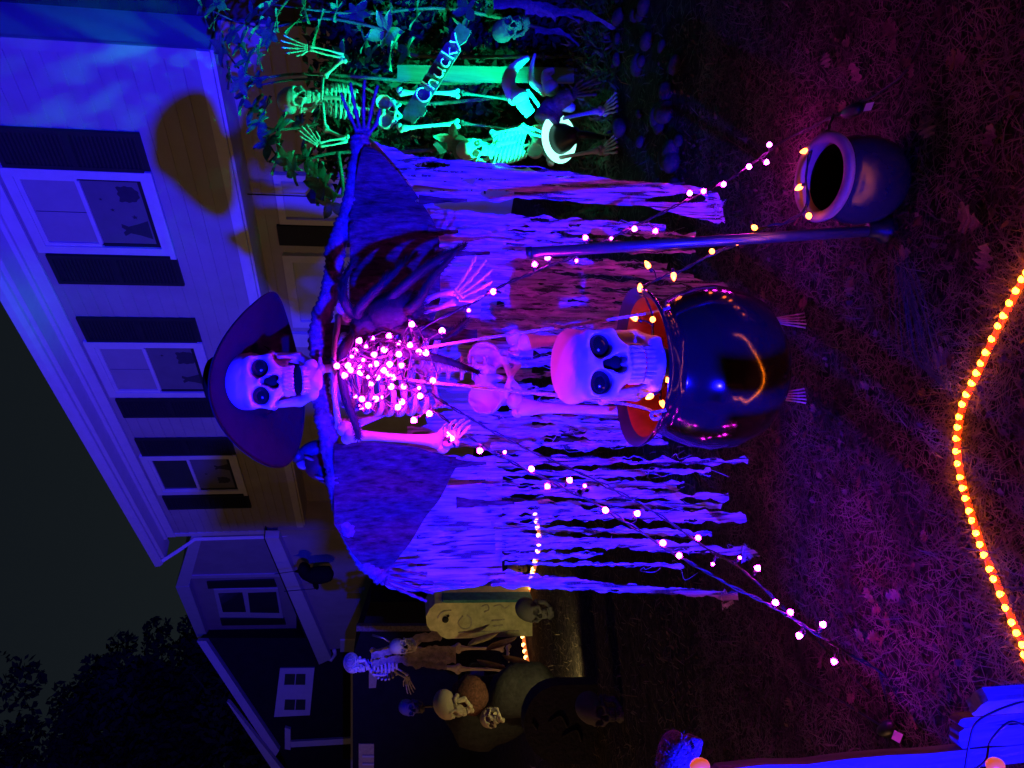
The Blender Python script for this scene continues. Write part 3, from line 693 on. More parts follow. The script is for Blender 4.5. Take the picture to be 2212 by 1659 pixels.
# ---- trees behind
def tree(loc, h, cr, label, seed):
    t = thing('tree', label, 'tree', loc, 'dark trees behind the houses'); loc = V(loc); rnd = np.random.default_rng(seed)
    mb = MB(); mb.tube([loc, loc + V((.1, 0, h * .3)), loc + V((0, .1, h * .6)), loc + V((.1, 0, h * .92))], [h * .03, h * .024, h * .014, .03], 8)
    tips = []
    for i in range(11):
        a = i * 2.4; z = h * (.32 + .055 * i); e_ = loc + V((math.cos(a), math.sin(a), 0)) * cr * (.95 - .055 * i) + V((0, 0, z + h * .08))
        mb.tube([loc + V((0, 0, z - h * .06)), loc.lerp(e_, .5) + V((0, 0, z * .45)), e_], [h * .012, h * .007, .02], 6); tips.append(e_)
    mb.build('trunk', BARK, t)
    n = 9000; cl = []
    for e_ in tips + [loc + V((0, 0, h * .95)), loc + V((0, 0, h * .8)), loc + V((0, 0, h * .65)), loc + V((0, 0, h * .5))]:
        for _ in range(5): cl.append((np.array(e_) + rnd.normal(0, cr * .22, 3), rnd.uniform(.14, .30) * cr))
    ci = rnd.integers(0, len(cl), n); cen = np.array([c[0] for c in cl])[ci]; rad = np.array([c[1] for c in cl])[ci]
    u = rnd.normal(size=(n, 3)); u /= np.linalg.norm(u, axis=1)[:, None]
    P = cen + u * (rad * rnd.uniform(.3, 1, n) ** .4)[:, None]
    a = rnd.normal(size=(n, 3)); a /= np.linalg.norm(a, axis=1)[:, None]; b = np.cross(a, rnd.normal(size=(n, 3))); b /= np.linalg.norm(b, axis=1)[:, None]
    s = rnd.uniform(.10, .22, n)[:, None]
    vs = np.stack([P - a * s, P + b * s * .5, P + a * s, P - b * s * .5], 1).reshape(-1, 3); fs = np.arange(n * 4).reshape(-1, 4)
    o = link('crown', mesh_np('crown', vs, fs), TREELEAF, t, False); o['kind'] = 'stuff'
def treeat(dy, Y, topdx, cr, label, seed):
    p = at(845, dy, Y); top = at(topdx, dy, Y); tree((p.x, Y, 0), top.z - 0.0, cr, label, seed)
treeat(1462, 34, 185, 2.6, 'tall dark tree with a pointed top behind the neighbour house', 1)
treeat(1432, 36, 320, 2.6, 'dark tree rising over the gabled wing roof', 2)
treeat(1570, 32, 150, 3.2, 'broad dark tree filling the sky beside the pointed one', 3)
treeat(1600, 31, -60, 4.4, 'tallest dark tree with thin branches against the sky', 4)
treeat(1540, 30, 300, 3.6, 'lower dark tree touching the neighbour roof edge', 5)

# ---- straw and grass blades
def straw(n, x0, x1, y0, y1, seed, lmin, lmax, name, label, lift=0.5, wd=(.0008, .0018)):
    r = np.random.default_rng(seed); x = r.uniform(x0, x1, n); y = r.uniform(y0, y1, n)
    gz = np.array([ground_z(a, b) if (abs(a) < 5 and .5 < b < 8.1) else -.012 for a, b in zip(x, y)])
    a = r.uniform(0, 2 * math.pi, n); L = r.uniform(lmin, lmax, n); el = r.gamma(1.3, .22, n) * lift; wv = r.uniform(wd[0], wd[1], n)
    dx, dy = np.cos(a), np.sin(a); bend = r.normal(0, .35, n)
    p0 = np.stack([x, y, gz + r.uniform(0, .018, n)], 1)
    h1 = np.stack([dx * np.cos(el), dy * np.cos(el), np.sin(el)], 1) * (L * .5)[:, None]
    a2 = a + bend; el2 = el - .45 * el - .1
    h2 = np.stack([np.cos(a2) * np.cos(el2), np.sin(a2) * np.cos(el2), np.sin(el2)], 1) * (L * .5)[:, None]
    p1 = p0 + h1; p2 = p1 + h2; sd = np.stack([-dy, dx, np.zeros(n)], 1) * wv[:, None]
    vs = np.stack([p0 - sd, p0 + sd, p1 + sd, p1 - sd, p2], 1).reshape(-1, 3); b = np.arange(n) * 5
    me = bpy.data.meshes.new(name)
    fs = [(i, i + 1, i + 2, i + 3) for i in b.tolist()] + [(i + 3, i + 2, i + 4) for i in b.tolist()]
    me.from_pydata(vs.tolist(), [], fs); me.update(); o = link(name, me, STRAW, None, False); tag(o, label, 'straw', kind='stuff')
straw(52000, -2.0, 1.9, 1.25, 3.6, 11, .02, .10, 'straw', 'dry straw and grass covering the near yard', .55)
straw(16000, -5, 4.5, 3.6, 8.0, 12, .04, .13, 'straw', 'thin dry grass over the far yard', .8, (.0015, .0035))

# ================================================================ THE CLOAKED SKELETON
YF = 2.72
XR = V((1, 0, 0)); FR = V((0, -1, 0))
# ---- cloak: wrapped arms with bony hands, gauze wings, tattered white cloth
cloak = thing('tattered_cloak', 'black gauze cloak with outstretched wrapped arms and white tattered cloth', 'cloak', (0.03, 2.95, 0))
def wrap(pts, r0, name):
    p = smoothpath(pts, 16); rr = []; acc = 0; out = []
    for i, q in enumerate(p):
        if i: acc += (p[i] - p[i - 1]).length
        k = i / (len(p) - 1)
        rr.append(r0(k) * (1 + .10 * math.sin(acc * 2 * math.pi / .021 + 3 * nz(acc * 9)) + .22 * nz(acc * 22, 5)))
        out.append(q + V((0, 0, .008 * nz(acc * 14, 2))))
    MB().tube(out, rr, 14).build(name, WRAP, cloak)
YA = 2.84
wrap([at(700, 800, YA), at(690, 760, YA), at(690, 700, YA), at(716, 620, YA), at(725, 540, YA), at(752, 460, YA), at(770, 380, YA), at(778, 296, YA)], lambda k: .036 - .004 * k, 'sleeve')
wrap([at(696, 780, YA), at(690, 830, YA), at(700, 890, YA), at(712, 960, YA), at(730, 1060, YA), at(750, 1140, YA), at(790, 1215, YA), at(826, 1248, YA)], lambda k: .038 - .008 * k, 'sleeve')
hand(cloak, at(784, 292, YA - .01), at(768, 172, YA - .06), V((0.0, 0.05, -1)), HAND_DARK, .75, .10, (0, .3, -.4), 1.15, 1)
hand(cloak, at(826, 1246, YA - .01), at(938, 1272, YA - .04), V((-1, 0, .2)), HAND_DARK, .45, .10, (0, .4, 0), 1.1, -1)
def cs(name, m, st, Y, dY=0.0, **kw):              # stations (dx, dyRight, dyLeft)
    pr = []
    for i, (dx, a, b) in enumerate(st):
        y = Y + dY * i / max(1, len(st) - 1); pr.append((at(dx, a, y), at(dx, b, y)))
    return sheet(MB(), pr, **kw).build(name, m, cloak)
# black gauze wings
cs('gauze_wing', GAUZE, [(722, 960, 1135), (790, 955, 1228), (835, 957, 1232), (880, 962, 1180), (930, 975, 1105), (965, 984, 1050), (985, 985, 1010)], 2.80, .02, nu=40, nv=40, ripple=.016, freq=34, rag=.004, seed=2)
cs('gauze_wing', GAUZE, [(755, 470, 700), (782, 330, 720), (800, 318, 735), (830, 345, 740), (870, 385, 735), (905, 425, 715), (930, 470, 700), (950, 520, 650)], 2.79, .02, nu=110, nv=90, ripple=.018, freq=30, rag=.006, seed=5, hole=.46, holef=20)
cs('gauze_drape', GAUZE, [(702, 700, 770), (760, 690, 770), (860, 700, 760), (960, 705, 750), (1030, 712, 740)], 2.80, .0, nu=10, nv=30, ripple=.012, rag=.008, seed=8, hole=.5)
for i, (a, b, yy) in enumerate(((905, 1010, 430), (925, 990, 500), (985, 1110, 1085), (975, 1050, 1000), (940, 1060, 545))):  # the middle entry is a shadow line on the cloth, made as a dark strip
    cs('gauze_and_shade_strip', GAUZE, [(a, yy - 12, yy + 12), ((a + b) / 2, yy - 5, yy + 7), (b, yy - 3, yy + 4)], 2.78, 0, nu=3, nv=24, rag=.002, seed=20 + i)
# white tattered cloth: upper sheets, then the torn strips they run out in
cs('cloth_panel', CLOTH, [(790, 300, 318), (850, 322, 375), (910, 338, 432), (990, 346, 436), (1080, 354, 432), (1180, 362, 428), (1290, 384, 440), (1400, 394, 448), (1490, 402, 470), (1548, 420, 482), (1566, 448, 480)], 2.93, -.10, nu=44, nv=240, ripple=.012, freq=46, rag=.006, seed=1, hole=.46, holef=20)
cs('cloth_panel', CLOTH, [(760, 440, 700), (840, 430, 715), (915, 438, 720), (980, 455, 725), (1040, 470, 730)], 2.97, 0, nu=90, nv=90, ripple=.014, rag=.006, seed=3, hole=.56, holef=14)
cs('cloth_panel', CLOTH, [(735, 965, 1150), (800, 965, 1236), (830, 965, 1262), (880, 972, 1276), (930, 980, 1275), (985, 985, 1270), (1040, 1000, 1262), (1085, 1010, 1235)], 2.92, .03, nu=90, nv=100, ripple=.012, freq=26, rag=.006, seed=4, hole=.62, holef=12)
cs('cloth_panel', CLOTH, [(880, 715, 990), (960, 700, 1000), (1060, 690, 1010), (1150, 690, 1012)], 3.02, 0, nu=100, nv=100, ripple=.016, rag=.006, seed=6, hole=.30, holef=24)
cs('cloth_panel', CLOTH, [(950, 500, 700), (1040, 490, 712), (1110, 490, 718), (1160, 488, 716)], 2.99, 0, nu=90, nv=90, ripple=.014, rag=.006, seed=7, hole=.26, holef=24)
strips = [  # dxTop, dxBottom, dy, half width at the top / bottom, depth
    (930, 1436, 462, 494, 20, 10, 2.90), (1000, 1500, 525, 545, 18, 6, 2.96), (1090, 1572, 545, 620, 10, 12, 2.90), (1030, 1440, 556, 575, 12, 8, 2.98), (1050, 1570, 580, 640, 11, 9, 2.96),
    (1060, 1480, 604, 622, 12, 7, 2.98), (1090, 1420, 628, 650, 10, 9, 2.97), (1090, 1400, 652, 668, 12, 8, 2.98), (1060, 1400, 676, 690, 10, 8, 2.99), (1080, 1360, 700, 708, 12, 8, 2.97),
    (1090, 1380, 724, 730, 9, 10, 3.0), (1100, 1400, 752, 752, 10, 8, 3.02), (1110, 1400, 782, 780, 11, 8, 3.02), (1110, 1420, 812, 808, 9, 8, 3.02), (1090, 1420, 842, 838, 10, 9, 3.02), (1100, 1430, 868, 866, 9, 9, 3.0),
    (1080, 1440, 905, 918, 12, 8, 2.98), (1080, 1430, 935, 940, 10, 9, 2.97), (1060, 1380, 962, 960, 14, 6, 2.98),
    (1000, 1618, 996, 996, 13, 12, 2.90), (1030, 1535, 1022, 1020, 12, 8, 2.94), (1050, 1570, 1058, 1072, 14, 12, 2.92), (1060, 1612, 1098, 1118, 16, 12, 2.90), (1060, 1520, 1124, 1110, 10, 7, 2.95), (1070, 1638, 1158, 1192, 20, 8, 2.90),
    (1070, 1420, 1185, 1172, 11, 6, 2.94), (1060, 1598, 1250, 1292, 22, 10, 2.88), (1080, 1300, 1205, 1195, 12, 7, 2.95), (1120, 1540, 700, 655, 8, 6, 3.02),
    (1020, 1500, 566, 600, 15, 10, 3.0), (1010, 1540, 590, 632, 16, 8, 3.01), (1020, 1450, 616, 640, 16, 11, 3.01), (1020, 1470, 640, 662, 15, 9, 3.02), (1030, 1430, 664, 680, 15, 11, 3.03), (1030, 1400, 688, 700, 14, 9, 3.03), (1040, 1420, 712, 722, 14, 9, 3.04),
    (940, 1500, 480, 510, 16, 8, 2.98), (960, 1440, 505, 530, 15, 9, 2.99), (1100, 1460, 890, 900, 14, 10, 3.03), (1090, 1460, 920, 935, 14, 8, 3.03), (1080, 1440, 948, 955, 12, 8, 3.03), (1050, 1480, 1040, 1050, 13, 8, 2.97), (1060, 1560, 1082, 1095, 12, 7, 2.96), (1070, 1540, 1140, 1155, 12, 8, 2.97), (1090, 1480, 1215, 1225, 8, 5, 2.95)]
for i, (x0, x1, ya, yb, wa, wb, Y) in enumerate(strips):
    st = []
    for j in range(6):
        k = j / 5; c_ = ya + (yb - ya) * k + 5 * nz(i * 3.1, k * 3); h_ = (wa + (wb - wa) * k) * .72 * (1 + .8 * nz(i * 1.7, k * 4 + 9))
        st.append((x0 + (x1 - x0) * k, c_ - h_, c_ + h_))
    cs('cloth_strip', CLOTH, st, Y, -.08, nu=9, nv=150, ripple=.011, freq=60, rag=.010, seed=30 + i, hole=.40, holef=44)
def curl(dx, dy, Y, s):
    a = at(dx, dy, Y); pr = [(a + V((.004 * k - s * .02 * math.sin(k), .01 * k, -.012 * k)), a + V((.05 * s + .003 * k, .008 * k, -.014 * k))) for k in range(6)]
    sheet(MB(), pr, nu=5, nv=20, ripple=.006, rag=.006, seed=dx).build('cloth_strip', CLOTH, cloak)
curl(1560, 1292, 2.80, -1); curl(1545, 460, 2.83, 1); curl(1600, 1190, 2.82, -1)
for i in range(130):                                    # loose threads
    i_ = random.choice(strips); k = random.random(); a = at(i_[0] + (i_[1] - i_[0]) * k, i_[2] + (i_[3] - i_[2]) * k + random.uniform(-12, 12), i_[6] - .05)
    MB().tube(smoothpath([a, a + jit(.02), a + jit(.03) - V((0, 0, .03)), a + jit(.03) - V((0, 0, random.uniform(.05, .16)))], 3), .0009, 4).build('thread', CLOTH, cloak)

# ---- skeleton itself
sk = thing('skeleton', 'life size skeleton in a wide black hat standing behind the hanging cauldron', 'skeleton', at(1715, 775, 2.66) * 1.0)
sk.location = V((sk.location.x, 2.66, 0))
sc1 = px(122, 2.60) / 14.6
skull_parts(sk, at(566, 823, 2.60), V((1, -.05, .04)), V((-.04, -1, -.02)), sc1, BONE, .25)
spine(sk, [at(672, 806, 2.70), at(705, 796, 2.74), at(800, 796, 2.79), at(930, 795, 2.78), at(1030, 795, 2.74), at(1070, 800, 2.74)], BONE, .021, .040)
ribcage(sk, at(715, 800, 2.74), at(955, 800, 2.76), XR, FR, .155, .105, BONE, .0088)
for a, b in ((806, 922), (790, 684)):
    MB().tube(smoothpath([at(728, a, 2.58), at(722, (a * 2 + b) / 3, 2.57), at(732, b, 2.68)], 6), [.012] * 4 + [.009] * 5 + [.011] * 3 + [.015], 8).build('clavicle', BONE, sk)
for b, s_ in ((905, -1), (700, 1)):
    MB().prism([at(725, b - s_ * 0, 2.80), at(745, b + s_ * 32 * -1 * -1 * -1, 2.80), at(840, b + s_ * 10, 2.82)], V((0, .012, 0))).build('scapula', BONE, sk, False)
limb(sk, 'humerus', at(750, 938, 2.66), at(958, 952, 2.56), .0165, BONE)
forearm(sk, at(962, 952, 2.55), at(985, 945, 2.36), .010, BONE)
hand(sk, at(982, 945, 2.36), at(968, 905, 2.25), V((-.2, 0, 1)), BONE, .6, .3, (0, 0, -1), 1.1, -1)
limb(sk, 'humerus', at(750, 675, 2.66), at(905, 655, 2.58), .0165, BONE)
forearm(sk, at(915, 660, 2.58), at(985, 640, 2.46), .011, BONE)
hand(sk, at(985, 640, 2.46), at(1062, 572, 2.42), V((1, 0, .9)), BONE, .6, .2, (0, -.4, .3), 1.15, -1)
scp = px(158, 2.72) / 27.0
pelvis_part(sk, at(1078, 816, 2.74), V((1, 0, .02)), V((0, -1, -.12)), scp, BONE)
for a, b, fa in ((872, 890, 855), (748, 716, 692)):
    hip = at(1118, a, 2.72); knee = at(1445, b, 2.66); ank = at(1660, fa, 2.68)
    limb(sk, 'femur', hip + V((.012 if a < 800 else -.012, 0, 0)), knee, .0185, BONE)
    MB().tube([hip, hip + V((.03 if a > 800 else -.03, 0, .02))], [.016, .024], 8).build('femur_head', BONE, sk)
    limb(sk, 'tibia', knee - V((0, 0, .02)), ank, .015, BONE)
    foot(sk, ank, at(1742, fa, 2.60), BONE)
# ---- hat
hat = thing('hat', 'wide brimmed black hat with floppy brim tilted back on the skeleton', 'hat', at(545, 822, 2.66))
hc = at(560, 822, 2.69); tilt = Matrix.Rotation(math.radians(-21), 3, 'X') @ Matrix.Rotation(math.radians(-2), 3, 'Y')
def brimpt(r, th, dz=0):
    Rm = .295 * (1 + .02 * math.sin(3 * th)); q = r / .295
    z = -.075 * q ** 2 * (math.cos(th) ** 2) + .02 * q ** 2 * math.sin(2 * th + .5) + .012 * q * math.sin(3 * th) + dz
    return hc + tilt @ V((math.cos(th) * Rm * q, math.sin(th) * Rm * q * .92, z))
rings = [.085, .10, .13, .17, .21, .25, .28, .295]; n = 72; vs = []; fs = []
for lay in (0, 1):
    for r in rings: vs += [brimpt(r, 2 * math.pi * k / n, .0 if lay == 0 else .006) for k in range(n)]
m_ = len(rings)
for lay in (0, 1):
    for j in range(m_ - 1):
        for k in range(n):
            b = lay * m_ * n; f_ = (b + j * n + k, b + j * n + (k + 1) % n, b + (j + 1) * n + (k + 1) % n, b + (j + 1) * n + k); fs.append(f_ if lay else f_[::-1])
for k in range(n): fs.append(((m_ - 1) * n + k, (m_ - 1) * n + (k + 1) % n, (2 * m_ - 1) * n + (k + 1) % n, (2 * m_ - 1) * n + k))
MB().add(vs, fs).build('brim', FELT, hat)
cr = MB(); prof = [(.112, -.01), (.113, .03), (.110, .08), (.106, .125), (.095, .15), (.06, .155), (0.0, .145)]
vs = []; 
for r, z in prof:
    for k in range(40):
        th = 2 * math.pi * k / 40; dent = -.02 * max(0, math.cos(2 * th)) * (z > .12)
        vs.append(hc + tilt @ V((r * math.cos(th) * 1.05, r * math.sin(th) * 1.1 + .01, z + dent)))
cr.add(vs, [(i * 40 + k, i * 40 + (k + 1) % 40, (i + 1) * 40 + (k + 1) % 40, (i + 1) * 40 + k) for i in range(len(prof) - 1) for k in range(40)])
cro = cr.build('crown', FELT2, hat)

# ---- parrot on the shoulder
pr = thing('parrot', 'dark blue and red parrot perched behind the cloak sleeve', 'parrot', at(712, 1000, 3.06)); Yp = 3.06
def pe(dx, dy, rx, rz, ry, name, m, ang=0, Y=Yp):
    MB().ell(at(dx, dy, Y), (px(rx, Y), ry, px(rz, Y)), Matrix.Rotation(ang, 3, 'Y'), 16, 10).build(name, m, pr)
pe(692, 1005, 32, 34, .045, 'body', PB_RED, .5); pe(644, 984, 16, 15, .03, 'head', PB_DARK)
pe(682, 968, 17, 34, .03, 'wing', PB_BLUE, -.25, Yp - .01); pe(705, 1022, 15, 24, .02, 'wing', PB_BLUE, .7, Yp - .03)
MB().tube(smoothpath([at(648, 996, Yp - .01), at(654, 1007, Yp - .01), at(664, 1008, Yp - .01), at(670, 1004, Yp - .01)], 4), [.018] * 4 + [.015, .013, .011, .010, .008, .006, .004, .003, .001], 8).build('beak', PB_CREAM, pr)
MB().tube([at(700, 1030, Yp), at(720, 1066, Yp), at(735, 1085, Yp + .02)], [.03, .022, .012], 8, flat=((0, 1, 0), .4)).build('tail', PB_DARK, pr)
for q in ((690, 1032, PB_CREAM), (668, 990, PB_CREAM), (698, 1040, PB_RED)): pe(q[0], q[1], 4, 11, .012, 'feather_patch', q[2], .4, Yp - .042)

# ---- big hairy spider on the chest
sp_ = thing('spider', 'giant hairy black spider clinging to the skeleton shoulder', 'spider', at(840, 690, 2.52))
def hairy(name, pts, rads, hl=.02, dens=900):
    mb = MB(); p = smoothpath(pts, 6); k_ = [i / (len(p) - 1) * (len(rads) - 1) for i in range(len(p))]
    rr = [rads[int(min(k, len(rads) - 2))] + (rads[int(min(k, len(rads) - 2)) + 1] - rads[int(min(k, len(rads) - 2))]) * (k - int(min(k, len(rads) - 2))) for k in k_]
    mb.tube(p, rr, 9); L = sum((p[i + 1] - p[i]).length for i in range(len(p) - 1))
    for _ in range(int(dens * L)):
        i = random.randrange(len(p) - 1); q = p[i].lerp(p[i + 1], random.random()); t = (p[i + 1] - p[i]).normalized()
        d = jit(1).normalized(); d = (d - t * d.dot(t)).normalized(); b = q + d * rr[i] * .9; tip = b + (d * .8 + t * .8 + jit(.25)) * hl; sd = d.cross(t) * .0011
        mb.add([b - sd, b + sd, tip], [(0, 1, 2)])
    return mb.build(name, FUR, sp_)
hairy('abdomen', [at(800, 690, 2.60), at(835, 680, 2.55), at(880, 668, 2.55), at(910, 660, 2.58)], [.02, .065, .075, .055, .015], .03, 5000)
hairy('thorax', [at(765, 715, 2.58), at(790, 704, 2.54), at(812, 694, 2.58)], [.015, .045, .04, .015], .022, 5000)
lg = [[(775, 690, 2.55), (745, 655, 2.50), (742, 610, 2.55), (765, 560, 2.66)], [(785, 690, 2.55), (775, 668, 2.50), (835, 604, 2.52), (900, 548, 2.64)],
      [(800, 690, 2.55), (870, 620, 2.48), (930, 572, 2.52), (1005, 530, 2.66)], [(815, 690, 2.55), (890, 664, 2.48), (935, 600, 2.50), (985, 545, 2.60)],
      [(775, 715, 2.55), (740, 760, 2.47), (745, 850, 2.47), (768, 915, 2.55), (775, 948, 2.60)], [(790, 715, 2.55), (800, 770, 2.46), (790, 830, 2.46), (775, 880, 2.50)],
      [(805, 712, 2.55), (870, 760, 2.46), (950, 775, 2.48), (1035, 805, 2.58)], [(815, 705, 2.55), (900, 715, 2.48), (960, 725, 2.50), (1010, 690, 2.62)]]
for l in lg: hairy('leg', [at(*q) for q in l], [.015, .017, .015, .012, .006], .016, 1500)

# ---- cauldron hanging on ropes
cc = at(1380, 793, 2.36); CR_R = .252
caul = thing('cauldron', 'glossy black plastic cauldron hanging on ropes before the skeleton', 'cauldron', cc - V((0, 0, .47)))
prof = [(.02, -.470), (.10, -.462), (.17, -.435), (.225, -.385), (.258, -.31), (.266, -.24), (.256, -.17), (.232, -.11), (.214, -.075), (.212, -.055), (.226, -.03), (.246, -.012), (.254, 0.0), (.252, .008)]
pin = [(.252, .008), (.240, .002), (.222, -.020), (.204, -.055), (.206, -.08), (.24, -.17), (.248, -.24), (.24, -.31), (.21, -.38), (.16, -.425), (.0, -.45)]
trot = Matrix.Rotation(math.radians(2), 3, 'X')
def warp(pr_, n=72):                        # the rim sags a little between the ropes
    mb = MB(); vs = []
    for r, z in pr_:
        for k in range(n):
            th = 2 * math.pi * k / n; q = max(0, 1 + z / .12) if z < 0 else 1
            vs.append(cc + trot @ V((r * math.cos(th), r * math.sin(th) * .97, z + q * .010 * math.cos(2 * th))))
    m = len(pr_); return mb.add(vs, [(i * n + k, i * n + (k + 1) % n, (i + 1) * n + (k + 1) % n, (i + 1) * n + k) for i in range(m - 1) for k in range(n)])
warp(prof).build('body', PLASTIC, caul)
warp(pin[2:]).build('inside', PLASTIC_IN, caul)
warp(pin[:3]).build('rim_lip', mat('plastic_lip', (.03, .03, .034), .35, .2, 9, .5), caul)
# ---- skull in the cauldron
s2 = thing('skull', 'large pale skull resting in the black hanging cauldron', 'skull', cc + V((0, -.04, -.05)))
sc2 = px(190, 2.26) / 14.8
skull_parts(s2, at(1276, 790, 2.29), V((1, 0, .02)), V((0.03, -1, .04)), sc2 * .92, BONE, .06, True, True, 1.0, True)
# ---- ropes
def rope(name, pts, r, label):
    p = smoothpath(pts, 10); o = MB()
    for ph in (0, 2.1, 4.2):
        q = []; acc = 0
        for i in range(len(p)):
            if i: acc += (p[i] - p[i - 1]).length
            t = (p[min(i + 1, len(p) - 1)] - p[max(i - 1, 0)]).normalized(); a = t.orthogonal().normalized(); b = t.cross(a)
            q.append(p[i] + (a * math.cos(acc * 260 + ph) + b * math.sin(acc * 260 + ph)) * r * .5)
        o.tube(q, r * .62, 5)
    return tag(o.build(name, ROPE), label, 'rope', 'ropes carrying the cauldron')
rope('rope', [at(745, 790, 2.66), at(850, 765, 2.50), at(1000, 738, 2.42), at(1250, 700, 2.34), at(1385, 679, 2.28), at(1432, 668, 2.20), at(1445, 664, 2.16)], .0048, 'pale rope from the ribs to the cauldron rim past the skull brow')
rope('rope', [at(760, 800, 2.66), at(900, 822, 2.50), at(1050, 838, 2.42), at(1200, 853, 2.35), at(1345, 872, 2.26), at(1400, 884, 2.20), at(1425, 900, 2.15), at(1412, 905, 2.13), at(1408, 893, 2.13), at(1438, 886, 2.13)], .0048, 'pale rope knotted at the cauldron rim beside the skull jaw')
rope('rope', [at(770, 808, 2.66), at(940, 828, 2.52), at(1100, 845, 2.48), at(1300, 868, 2.50), at(1352, 872, 2.56)], .004, 'thinner pale rope running down behind the knotted one')

# ================================================================ STRING LIGHTS
def bulb_mesh(name, m, r, lng):
    mb = MB(); prof = [(0, lng), (r * .35, lng * .86), (r * .75, lng * .5), (r, lng * .12), (r * .95, -lng * .2), (r * .6, -lng * .45), (0, -lng * .5)]
    mb.lathe(prof, (0, 0, 0), 12); o = mb.build(name, m); me = o.data; bpy.data.objects.remove(o); return me
BM_P = bulb_mesh('bulb_p', BULB_P, .0095, .012); BM_O = bulb_mesh('bulb_o', BULB_O, .0085, .019); BM_PS = bulb_mesh('bulb_ps', BULB_P, .0055, .007)
BM_V = [BM_P] + [BM_P.copy(), BM_P.copy()]
for me_, st_ in ((BM_V[1], 85), (BM_V[2], 250)):
    me_.materials.clear(); me_.materials.append(emit('purple_bulb_%d' % st_, (1.0, 0.016, 0.92), st_))
def place_bulb(parent, me, loc, d=None):
    if me is BM_P: me = random.choice(BM_V)
    d = (V(d) if d is not None else jit(1)).normalized(); M = d.to_track_quat('Z', 'Y').to_matrix().to_4x4(); M.translation = V(loc)
    return link('bulb', me, None, parent, True, M)
def light_string(name, label, pts, bulbs, me, group, r=.0028, twist=True, small=()):
    s = thing(name, label, 'string lights', V(pts[-1]), group); p = smoothpath(pts, 12); mb = MB()
    for ph in ((0, 3.14) if twist else (0,)):
        q = []; acc = 0
        for i in range(len(p)):
            if i: acc += (p[i] - p[i - 1]).length
            q.append(p[i] + V((math.cos(acc * 60 + ph), math.sin(acc * 60 + ph), .6 * math.sin(acc * 31 + ph))) * r * 1.3 + V((.006 * nz(acc * 7, ph), 0, .008 * nz(acc * 9, 3))))
        mb.tube(q, r, 6)
    for i, b in enumerate(bulbs):
        b = V(b); j = min(range(len(p)), key=lambda k: (p[k] - b).length); a = p[j]
        if (a - b).length > .012: mb.tube(smoothpath([a, a.lerp(b, .5) + jit(.01), b.lerp(a, .15)], 3), r * .8, 5)
        d = (b - a) if (b - a).length > .005 else jit(1)
        hd = d.normalized(); mb.tube([b - hd * .024, b - hd * .007], [.0042, .0050], 7)
        place_bulb(s, BM_PS if i in small else me, b, d)
    mb.build('cord', CORD, s); return s
# right leg of the purple string
rb = [(1012, 670), (1065, 630), (1155, 572), (1183, 557), (1245, 563), (1265, 514), (1320, 515), (1370, 494), (1415, 498), (1490, 418), (1520, 413), (1563, 398), (1618, 360), (1655, 350), (1662, 313)]
rpath = [(905, 712, 2.45), (985, 672, 2.45), (1100, 610, 2.50), (1230, 558, 2.56), (1330, 508, 2.60), (1430, 460, 2.62), (1520, 415, 2.64), (1600, 372, 2.66), (1690, 305, 2.68)]
def ydep(path, dx):
    for a, b in zip(path, path[1:]):
        if a[0] <= dx <= b[0]: return a[2] + (b[2] - a[2]) * (dx - a[0]) / (b[0] - a[0])
    return path[-1][2] if dx > path[-1][0] else path[0][2]
light_string('string_lights', 'purple light string running from the chest down to the small pot', [at(*q) for q in rpath] + [gnd(1740, 282, .01), gnd(1800, 252, .01), gnd(1835, 240, .012)], [at(a, b, ydep(rpath, a) - .01) for a, b in rb], BM_P, 'purple light strings', small=(0, 4, 6))
lpath = [(930, 880, 2.42), (1000, 935, 2.40), (1090, 990, 2.40), (1200, 1045, 2.36), (1310, 1102, 2.32), (1430, 1178, 2.27), (1560, 1255, 2.20), (1680, 1318, 2.16), (1790, 1385, 2.13)]
lb = [(895, 907), (928, 893), (1037, 973), (1090, 977), (1148, 1013), (1183, 1050), (1230, 1038), (1263, 1050), (1308, 1102), (1376, 1110), (1432, 1173), (1467, 1200), (1675, 1302), (1707, 1323), (1727, 1372), (1777, 1350), (1802, 1428)]
light_string('string_lights', 'purple light string stretched from the ribs to the ground below the plank fence', [at(*q) for q in lpath] + [gnd(1900, 1452, .01), gnd(1935, 1500, .01)], [at(a, b, ydep(lpath, a) - .01) for a, b in lb], BM_P, 'purple light strings', small=(3, 7))
l2 = [(930, 850, 2.50), (1000, 895, 2.52), (1150, 975, 2.54), (1300, 1045, 2.52), (1420, 1110, 2.48), (1520, 1180, 2.42), (1600, 1230, 2.36), (1690, 1310, 2.30)]
light_string('string_lights', 'thin dark light string behind the left strips with few purple bulbs', [at(*q) for q in l2] + [gnd(1800, 1420, .01), gnd(1880, 1500, .01)], [at(a, b, ydep(l2, a) - .01) for a, b in ((1508, 1162), (1540, 1218), (1598, 1205), (1636, 1228))], BM_P, 'purple light strings', small=(1, 2))
